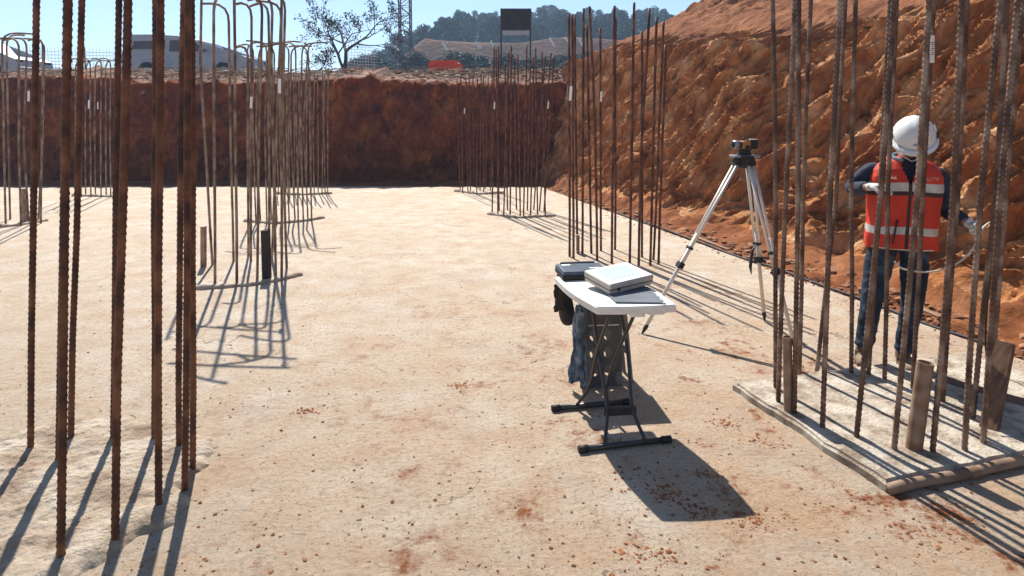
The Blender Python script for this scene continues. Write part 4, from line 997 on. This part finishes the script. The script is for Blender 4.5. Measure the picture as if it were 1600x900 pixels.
# ================================================================= UPPER TERRACE: vehicles, sign, crane, fence
def terrz(x, y): return float(terr(np.array([x]), np.array([y]))[0])
def vehicle(x, y, rz, label, kind):
    t = empty('pickup_truck', (x, y, terrz(x, y)), rz); tag(t, label, 'pickup', 'pickups parked on the upper ground')
    W_ = .88
    side_ = [(-2.6,.55),(-2.55,1.02),(-2.60,1.06),(-2.42,1.84),(-2.30,1.90),(-.95,1.90),(-.75,1.86),(.10,1.80),(.45,1.66),(1.10,1.22),(2.05,1.10),(2.50,.98),(2.62,.60),(2.60,.42)] if kind else \
            [(-2.6,.50),(-2.6,1.05),(-.9,1.06),(-.75,1.72),(-.5,1.80),(.35,1.78),(.55,1.70),(1.20,1.18),(2.15,1.08),(2.55,.92),(2.62,.55),(2.6,.42)]
    # wheel arches in the lower line
    low = []
    for cxw in (1.62, -1.55):
        low += [(cxw+.42*math.cos(a_), .40+.42*math.sin(a_)) for a_ in np.linspace(0, math.pi, 9)]
    prof = side_+[(2.3,.40)]+low+[(-2.4,.42)]
    bm = bmesh.new()
    def tum(z): return W_*(1-.16*max(0, z-1.08))
    ring = []
    for s in (-1, 1): ring.append([bm.verts.new((px_, s*tum(pz_), pz_)) for px_, pz_ in prof])
    n_ = len(prof)
    for i in range(n_): bm.faces.new((ring[0][i], ring[0][(i+1)%n_], ring[1][(i+1)%n_], ring[1][i]))
    bm.faces.new(ring[0][::-1]); bm.faces.new(ring[1]); bmesh.ops.triangulate(bm, faces=[f for f in bm.faces if len(f.verts) > 4])
    bmesh.ops.recalc_face_normals(bm, faces=bm.faces[:])
    me = bpy.data.meshes.new('body'); bm.to_mesh(me); bm.free(); link('body', me, M['white'], t)
    def win(poly_, nm='window'):
        for s in (-1, 1):
            m_ = MB(); v_ = [(px_, s*(tum(pz_)+.006), pz_) for px_, pz_ in poly_]+[(px_, s*(tum(pz_)-.02), pz_) for px_, pz_ in poly_]; k = len(poly_)
            m_.add(v_, [tuple(range(k)), tuple(range(k, 2*k))[::-1]]+[(i,(i+1)%k,k+(i+1)%k,k+i) for i in range(k)]); m_.build(nm, M['truckwin'], t)
    if kind: win([(-2.18,1.32),(-2.10,1.64),(-1.15,1.64),(-1.15,1.32)]); win([(-1.05,1.32),(-1.05,1.62),(-.80,1.60),(-.86,1.34)])
    win([(-.62,1.22),(-.60,1.66),(-.02,1.66),(-.02,1.22)]); win([(.06,1.22),(.06,1.64),(.38,1.58),(.92,1.22)])
    MB().add([(.50,-.74,1.665),(.50,.74,1.665),(1.08,.80,1.26),(1.08,-.80,1.26),(.46,-.74,1.63),(.46,.74,1.63),(1.04,.8,1.22),(1.04,-.8,1.22)],[(3,2,1,0),(4,5,6,7),(0,1,5,4),(2,3,7,6),(1,2,6,5),(3,0,4,7)]).build('windscreen', M['truckwin'], t)
    for cxw in (1.62, -1.55):
        for s in (-1, 1):
            wh = MB().tube([(cxw, s*.66, .38), (cxw, s*.90, .38)], .38, 22).build('wheel', M['blackrub'], t, True)
            MB().tube([(cxw, s*.895, .38), (cxw, s*.91, .38)], .22, 18).build('rim', M['steelgrey'], wh)
    for s in (-1, 1):
        MB().box((2.52, s*.66, .84), (.10,.32,.14), bev=.02).build('headlight', M['glass'], t)
        MB().box((-2.585, s*.76, .88), (.04,.14,.24), bev=.01).build('tail_light', M['red'], t)
        MB().box((.78, s*1.0, 1.24), (.12,.18,.14), bev=.03).build('mirror', M['white'], t)
    MB().box((2.62,0,.52),(.14,1.74,.2),bev=.04).build('bumper', M['steelgrey'], t); MB().box((-2.64,0,.52),(.14,1.7,.18),bev=.04).build('bumper', M['steelgrey'], t)
    MB().box((-.66,-.885,1.02),(.14,.02,.03)).build('door_handle', M['steelgrey'], t)
    return t
pt = A(305, 100, 24.5); vehicle(pt.x+.1, 24.5, R(-4), 'white pickup with canopy and dark side windows parked above the bank', 1)
pt = A(-32, 100, 25.5); vehicle(pt.x, 25.5, R(-6), 'white pickup cut by the left picture edge, above the bank', 0)
# sign board on two posts
sy = 21.5; a_, b_ = A(784, 100, sy), A(828, 100, sy); zb = terrz(a_.x, sy); zt = A(800, 15, sy).z; zm = A(800, 47, sy).z
sb = empty('site_signboard', ((a_.x+b_.x)/2, sy, zb)); tag(sb, 'dark site signboard seen from behind on two posts', 'signboard')
wd = b_.x-a_.x
MB().box((0,0,(zt+zm)/2-zb),(wd,.04,zt-zm),bev=.005).build('board', M['panel'], sb)
MB().box((0,.0,zm-zb-.10),(wd-.06,.03,.15)).build('lower_strip', M['white'], sb)
for s in (-1, 1): MB().box((s*(wd/2+.02),0,(zt-zb)/2+.01),(.055,.055,zt-zb+.02)).build('post', M['mast'], sb)
MB().box((0,0,zt-zb+.02),(wd+.1,.06,.03)).build('top_rail', M['mast'], sb)
# red barrier
p = A(696, 101, 20.5); bz = terrz(p.x, 20.5)
bb = empty('plastic_barrier', (p.x, 20.5, max(bz, A(696,107,20.5).z-.15)), R(5)); tag(bb, 'red plastic barrier lying on the bank beyond the slab', 'barrier')
mb = MB(); sec = [(-.56,0),(-.58,.30),(-.50,.40),(.38,.42),(.56,.30),(.60,0)]
mb.add([(x, -.16, z) for x, z in sec]+[(x, .16, z) for x, z in sec], [tuple(range(6)), tuple(range(6,12))[::-1]]+[(i+6,(i+1)%6+6,(i+1)%6,i) for i in range(6)]); mb.build('shell', M['red'], bb)
MB().box((-.05,-.175,.26),(.8,.03,.06),bev=.01).build('rib', M['red'], bb); MB().box((.45,-.165,.32),(.08,.02,.04)).build('cap', M['paper'], bb)
# crane mast
cp_ = A(634, 105, 62); cz = terrz(cp_.x, 62)-.3; cr_ = empty('tower_crane_mast', (cp_.x, 62, 0)); tag(cr_, 'dark lattice tower crane mast rising beyond the bank', 'crane mast')
hw_ = .55; zt_ = 21; z0_ = 3.0
for sx, sy_ in product((-1, 1), (-1, 1)): MB().box((sx*hw_, sy_*hw_, (zt_+z0_)/2), (.13,.13,zt_-z0_)).build('chord', M['mast'], cr_)
mb = MB(); k = 0; z = z0_
while z < zt_-.8:
    for (ax, sg) in (('y',-1),('y',1),('x',-1),('x',1)):
        fa = -1 if k % 2 else 1
        p_, q_ = ((fa*hw_, sg*hw_, z), (-fa*hw_, sg*hw_, z+.8)) if ax == 'y' else ((sg*hw_, fa*hw_, z), (sg*hw_, -fa*hw_, z+.8))
        mb.tube([p_, q_], .035, 4); e_ = ((-hw_, sg*hw_, z), (hw_, sg*hw_, z)) if ax == 'y' else ((sg*hw_, -hw_, z), (sg*hw_, hw_, z)); mb.tube(e_, .03, 4)
    z += .8; k += 1
mb.build('lattice', M['mast'], cr_)
# light netting fence
def net(px0, px1, Y, ytop, ybot, label):
    a_, b_ = A(px0, ytop, Y), A(px1, ytop, Y+1); zt2 = a_.z; zb2 = terrz(a_.x, Y)-.05; L = (b_-a_).length; ang = math.atan2(b_.y-a_.y, b_.x-a_.x)
    t = empty('netting_fence', (a_.x, a_.y, zb2), ang); H_ = zt2-zb2; m_ = MB()
    for q in range(int(L/.16)): m_.box((q*.16,0,H_/2),(.016,.006,H_))
    for q in range(int(H_/.16)): m_.box((L/2,.002+.01*math.sin(q),q*.16+.08),(L,.006,.022))
    m_.build('net', M['fence'], t)
    for q in range(int(L/2.2)+1): MB().box((q*2.2,.03,H_/2+.03),(.05,.05,H_+.1)).build('post', M['mast'], t)
    tag(t, label, 'fence')
net(-20, 205, 30, 73, 100, 'pale netting fence behind the left pickup'); net(318, 392, 31, 72, 92, 'pale netting fence right of the canopied pickup'); net(540, 590, 33, 68, 88, 'short netting fence right of the bare tree')

# ---------------------------------------------------------------- bare tree
def bare_tree(px, py, Y, Hh, label, seed, leafn, spread=1.0, dens=6):
    rnd = random.Random(seed); p = A(px, py, Y); z = terrz(p.x, Y); t = empty('bare_tree', (p.x, Y, z-.1)); tag(t, label, 'tree')
    tr_ = MB(); br = MB(); tips = []
    def grow(p0, d, L, r, lev):
        pts_ = [p0]; dd = d.copy()
        for k in range(4):
            dd = (dd+Vector((rnd.gauss(0,.13), rnd.gauss(0,.13), rnd.gauss(.04,.06)))).normalized(); pts_.append(pts_[-1]+dd*L/4)
        (tr_ if lev == 0 else br).tube(pts_, [r*(1-.12*k) for k in range(5)], 6 if lev < 2 else 4)
        if lev >= dens-1: tips.extend(pts_[1:]); return
        for k in range(3 if lev < 3 else 2+rnd.randint(0,1)):
            a_ = rnd.uniform(0, 6.28); tilt = rnd.uniform(.3, .75)*spread; ax = dd.orthogonal().normalized(); ax.rotate(Quaternion(dd, a_))
            nd = dd.copy(); nd.rotate(Quaternion(ax, tilt)); nd = (nd+Vector((0,0,.12))).normalized()
            grow(pts_[rnd.choice((2,3,4))] if k else pts_[4], nd, L*rnd.uniform(.62,.86), r*.52, lev+1)
    grow(Vector((0,0,0)), Vector((-.22,0,1)).normalized(), Hh*.24, Hh*.018, 0)
    lf = MB()
    for q in range(leafn):
        c = rnd.choice(tips)+Vector((rnd.gauss(0,.10),rnd.gauss(0,.10),rnd.gauss(0,.10))); n1 = Vector((rnd.gauss(0,1),rnd.gauss(0,1),rnd.gauss(0,1))).normalized(); n2 = n1.orthogonal().normalized(); s = rnd.uniform(.03,.075)
        lf.add([c+n1*s, c+n2*s*.6, c-n1*s, c-n2*s*.6], [(0,1,2,3)])
    tr_.build('trunk', M['bark'], t); cw = br.build('crown', M['bark'], t); 
    if leafn: lf.build('leaves', M['leafdark'], cw)
    return t
bare_tree(537, 108, 27, 7.9, 'half bare tree with dark twigs above the bank left of the crane', 8, 2300, 1.35)
bare_tree(505, 108, 31, 3.6, 'low bare bush left of the half bare tree', 11, 500, 1.3, 5)
bare_tree(668, 104, 38, 2.2, 'small dark bush behind the red barrier, right of the crane', 14, 900, 1.4, 5)
bare_tree(748, 104, 40, 2.5, 'small dark bush just left of the signboard', 21, 900, 1.4, 5)
bare_tree(600, 106, 36, 1.4, 'tiny leafless shrub on the bank left of the crane', 31, 60, 1.4, 5)

# ---------------------------------------------------------------- pines
def pine_mesh(seed, kind):
    r2 = np.random.default_rng(seed); V = []; Fc = []
    H_ = 1.0; lobes = []
    n = 15 if kind != 2 else 12
    for q in range(n):
        t = q/(n-1); z = .22+.75*t if kind != 2 else .58+.38*t
        wmax = (.34*(1-t)**.6+.05) if kind == 0 else (.26*math.sin(math.pi*min(1, .12+t*.85))+.05) if kind == 1 else .30*math.sin(math.pi*(.2+t*.75))
        for j in range(3): 
            a = r2.uniform(0, 6.28); rr_ = wmax*r2.uniform(.25, .9); lobes.append((rr_*math.cos(a), rr_*math.sin(a), z+r2.normal(0,.02), .045+.06*r2.random()))
    for (lx, ly, lz, lr) in lobes:
        m_ = 46; d = r2.normal(size=(m_,3)); d /= np.linalg.norm(d, axis=1)[:,None]; rad_ = lr*r2.uniform(.5,1.15,(m_,1)); c = np.array([lx,ly,lz])+d*rad_*np.array([1.25,1.25,.65])
        a = r2.normal(size=(m_,3)); a /= np.linalg.norm(a,axis=1)[:,None]; b = np.cross(a, r2.normal(size=(m_,3))); b /= np.linalg.norm(b,axis=1)[:,None]
        s = r2.uniform(.012,.026,(m_,1)); q = np.stack([c+a*s, c+b*s, c-a*s, c-b*s], 1).reshape(-1,3); i0 = sum(len(x) for x in V)
        V.append(q); Fc.append(np.arange(i0, i0+4*m_).reshape(-1,4))
    return np.concatenate(V), np.concatenate(Fc)
PM = [pine_mesh(100+k, k % 3) for k in range(6)]; crowns = []
for v, f in PM:
    me = bpy.data.meshes.new('pine_crown'); me.from_pydata(v.tolist(), [], f.tolist()); me.materials.append(M['pine']); crowns.append(me)
tm = MB().tube([(0,0,0),(.006,0,.4),(0,0,.93)], [.022,.015,.004], 6); tme = bpy.data.meshes.new('pine_trunk'); tme.from_pydata(tm.v, [], tm.f); tme.materials.append(M['bark'])
spots = [(556,92,3,125),(566,88,1,126),(578,86,4,127),(604,72,3,130),(590,80,1,130),(614,55,0,132),(627,66,4,134),(644,50,1,140),(655,42,3,142),(668,40,4,144),(682,38,0,145),(694,33,3,146),(705,30,1,147),(716,16,4,148),(728,24,1,150),(742,18,0,146),(755,20,4,149),(766,22,3,150),
         (775,19,1,148),(790,24,0,147),(803,22,4,150),(815,20,1,152),(830,20,3,150),(843,11,2,150),(852,9,4,151),(862,7,2,149),(874,17,5,150),(884,20,2,148),(896,22,4,150),(908,30,1,147),(921,22,0,149),(936,15,2,150),(948,22,4,151),(962,13,1,148),(975,20,3,150),(990,22,0,152),(1006,16,4,150),(1022,12,1,150)]
for i, (px, py, k, Y) in enumerate(spots):
    top_ = A(px, py, Y); gz = terrz(top_.x, Y)-.3; h_ = max(top_.z-gz, 4); 
    t = empty('pine_tree', (top_.x, Y, gz), random.uniform(0, 6)); hx_ = min(h_, 8.5)*(1.0+.25*((i*7)%5-2)/2); t.scale = (hx_, hx_, h_)
    o_ = bpy.data.objects.new('crown', crowns[k]); C.objects.link(o_); o_.parent = t
    o_ = bpy.data.objects.new('trunk', tme); C.objects.link(o_); o_.parent = t
    tag(t, f'distant hazy pine on the ridge skyline, number {i+1} from its left end', 'tree', 'pines along the far ridge')
# wooded slope below the ridge and shrubs at its foot: masses
V = []; Fc = []; n0 = 0
for q in range(230):
    Y = rng.uniform(92, 138); px = rng.uniform(545, 1080); x = (px-800)/930*Y; v, f = PM[int(rng.integers(0, 6))]; sub_ = rng.random(len(f)) < .45
    h_ = rng.uniform(3.5, 6.5); a = rng.uniform(0, 6.28); R_ = np.array([[math.cos(a),-math.sin(a),0],[math.sin(a),math.cos(a),0],[0,0,1]])
    ff = f[sub_]; vv = v[ff.ravel()]; cc = np.repeat(vv.reshape(-1,4,3).mean(1), 4, 0); vv = cc+(vv-cc)*1.9
    vv = (vv*np.array([h_*.9, h_*.9, h_])) @ R_.T+np.array([x, Y, terrz(x, Y)-.6]); V.append(vv); Fc.append(np.arange(n0, n0+len(vv)).reshape(-1,4)); n0 += len(vv)
me = bpy.data.meshes.new('forest'); me.from_pydata(np.concatenate(V).tolist(), [], np.concatenate(Fc).tolist()); tag(link('forest', me, M['pine']), 'hazy pine wood covering the far hillside', 'forest', kind='stuff')
V = []; Fc = []; n0 = 0
for q in range(150):
    Y = rng.uniform(47, 56); px = rng.uniform(552, 985); x = (px-800)/930*Y; v, f = PM[int(rng.integers(0, 6))]; sub_ = rng.random(len(f)) < .9; h_ = rng.uniform(2.0, 3.7)
    ff = f[sub_]; vv = v[ff.ravel()]; cc = np.repeat(vv.reshape(-1,4,3).mean(1), 4, 0); vv = cc+(vv-cc)*1.0
    vv = vv*np.array([h_*1.6, h_*1.6, h_])+np.array([x, Y, terrz(x, Y)-.5]); V.append(vv); Fc.append(np.arange(n0, n0+len(vv)).reshape(-1,4)); n0 += len(vv)
me = bpy.data.meshes.new('shrubs'); me.from_pydata(np.concatenate(V).tolist(), [], np.concatenate(Fc).tolist()); tag(link('shrubs', me, M['shrub']), 'grey green scrub below the far brown cut', 'scrub', kind='stuff')
# pale sheets pegged on the far cut
for i, (px, py) in enumerate([(614,70),(690,68),(742,67),(764,66),(856,62),(880,60),(901,63)]):
    p = A(px+6, py+5, 59.5); o_ = MB().box((0,0,0),(.85,.05,.20),bev=.02).build('pale_sheet', M['paper']); o_.location = p+Vector((0,-.5,.0)); o_.rotation_euler = (0, R(45+(i*13)%20), 0)
    tag(o_, f'small pale strip lying on the far brown cut, {ORD[i]} from the left', 'strip', 'pale strips on the far cut')

# ---------------------------------------------------------------- air
mh = bpy.data.materials.new('air'); mh.use_nodes = True; t = mh.node_tree; t.nodes.clear()
pv = t.nodes.new('ShaderNodeVolumePrincipled'); pv.inputs['Color'].default_value = (.50, .70, .95, 1); pv.inputs['Density'].default_value = .0014; pv.inputs['Anisotropy'].default_value = .2
mo = t.nodes.new('ShaderNodeOutputMaterial'); t.links.new(pv.outputs[0], mo.inputs['Volume'])
hz = MB().box((0, 165, 19.4), (500, 440, 41.5)).build('haze', mh); tag(hz, 'thin blue haze over the whole site', 'haze', kind='stuff')
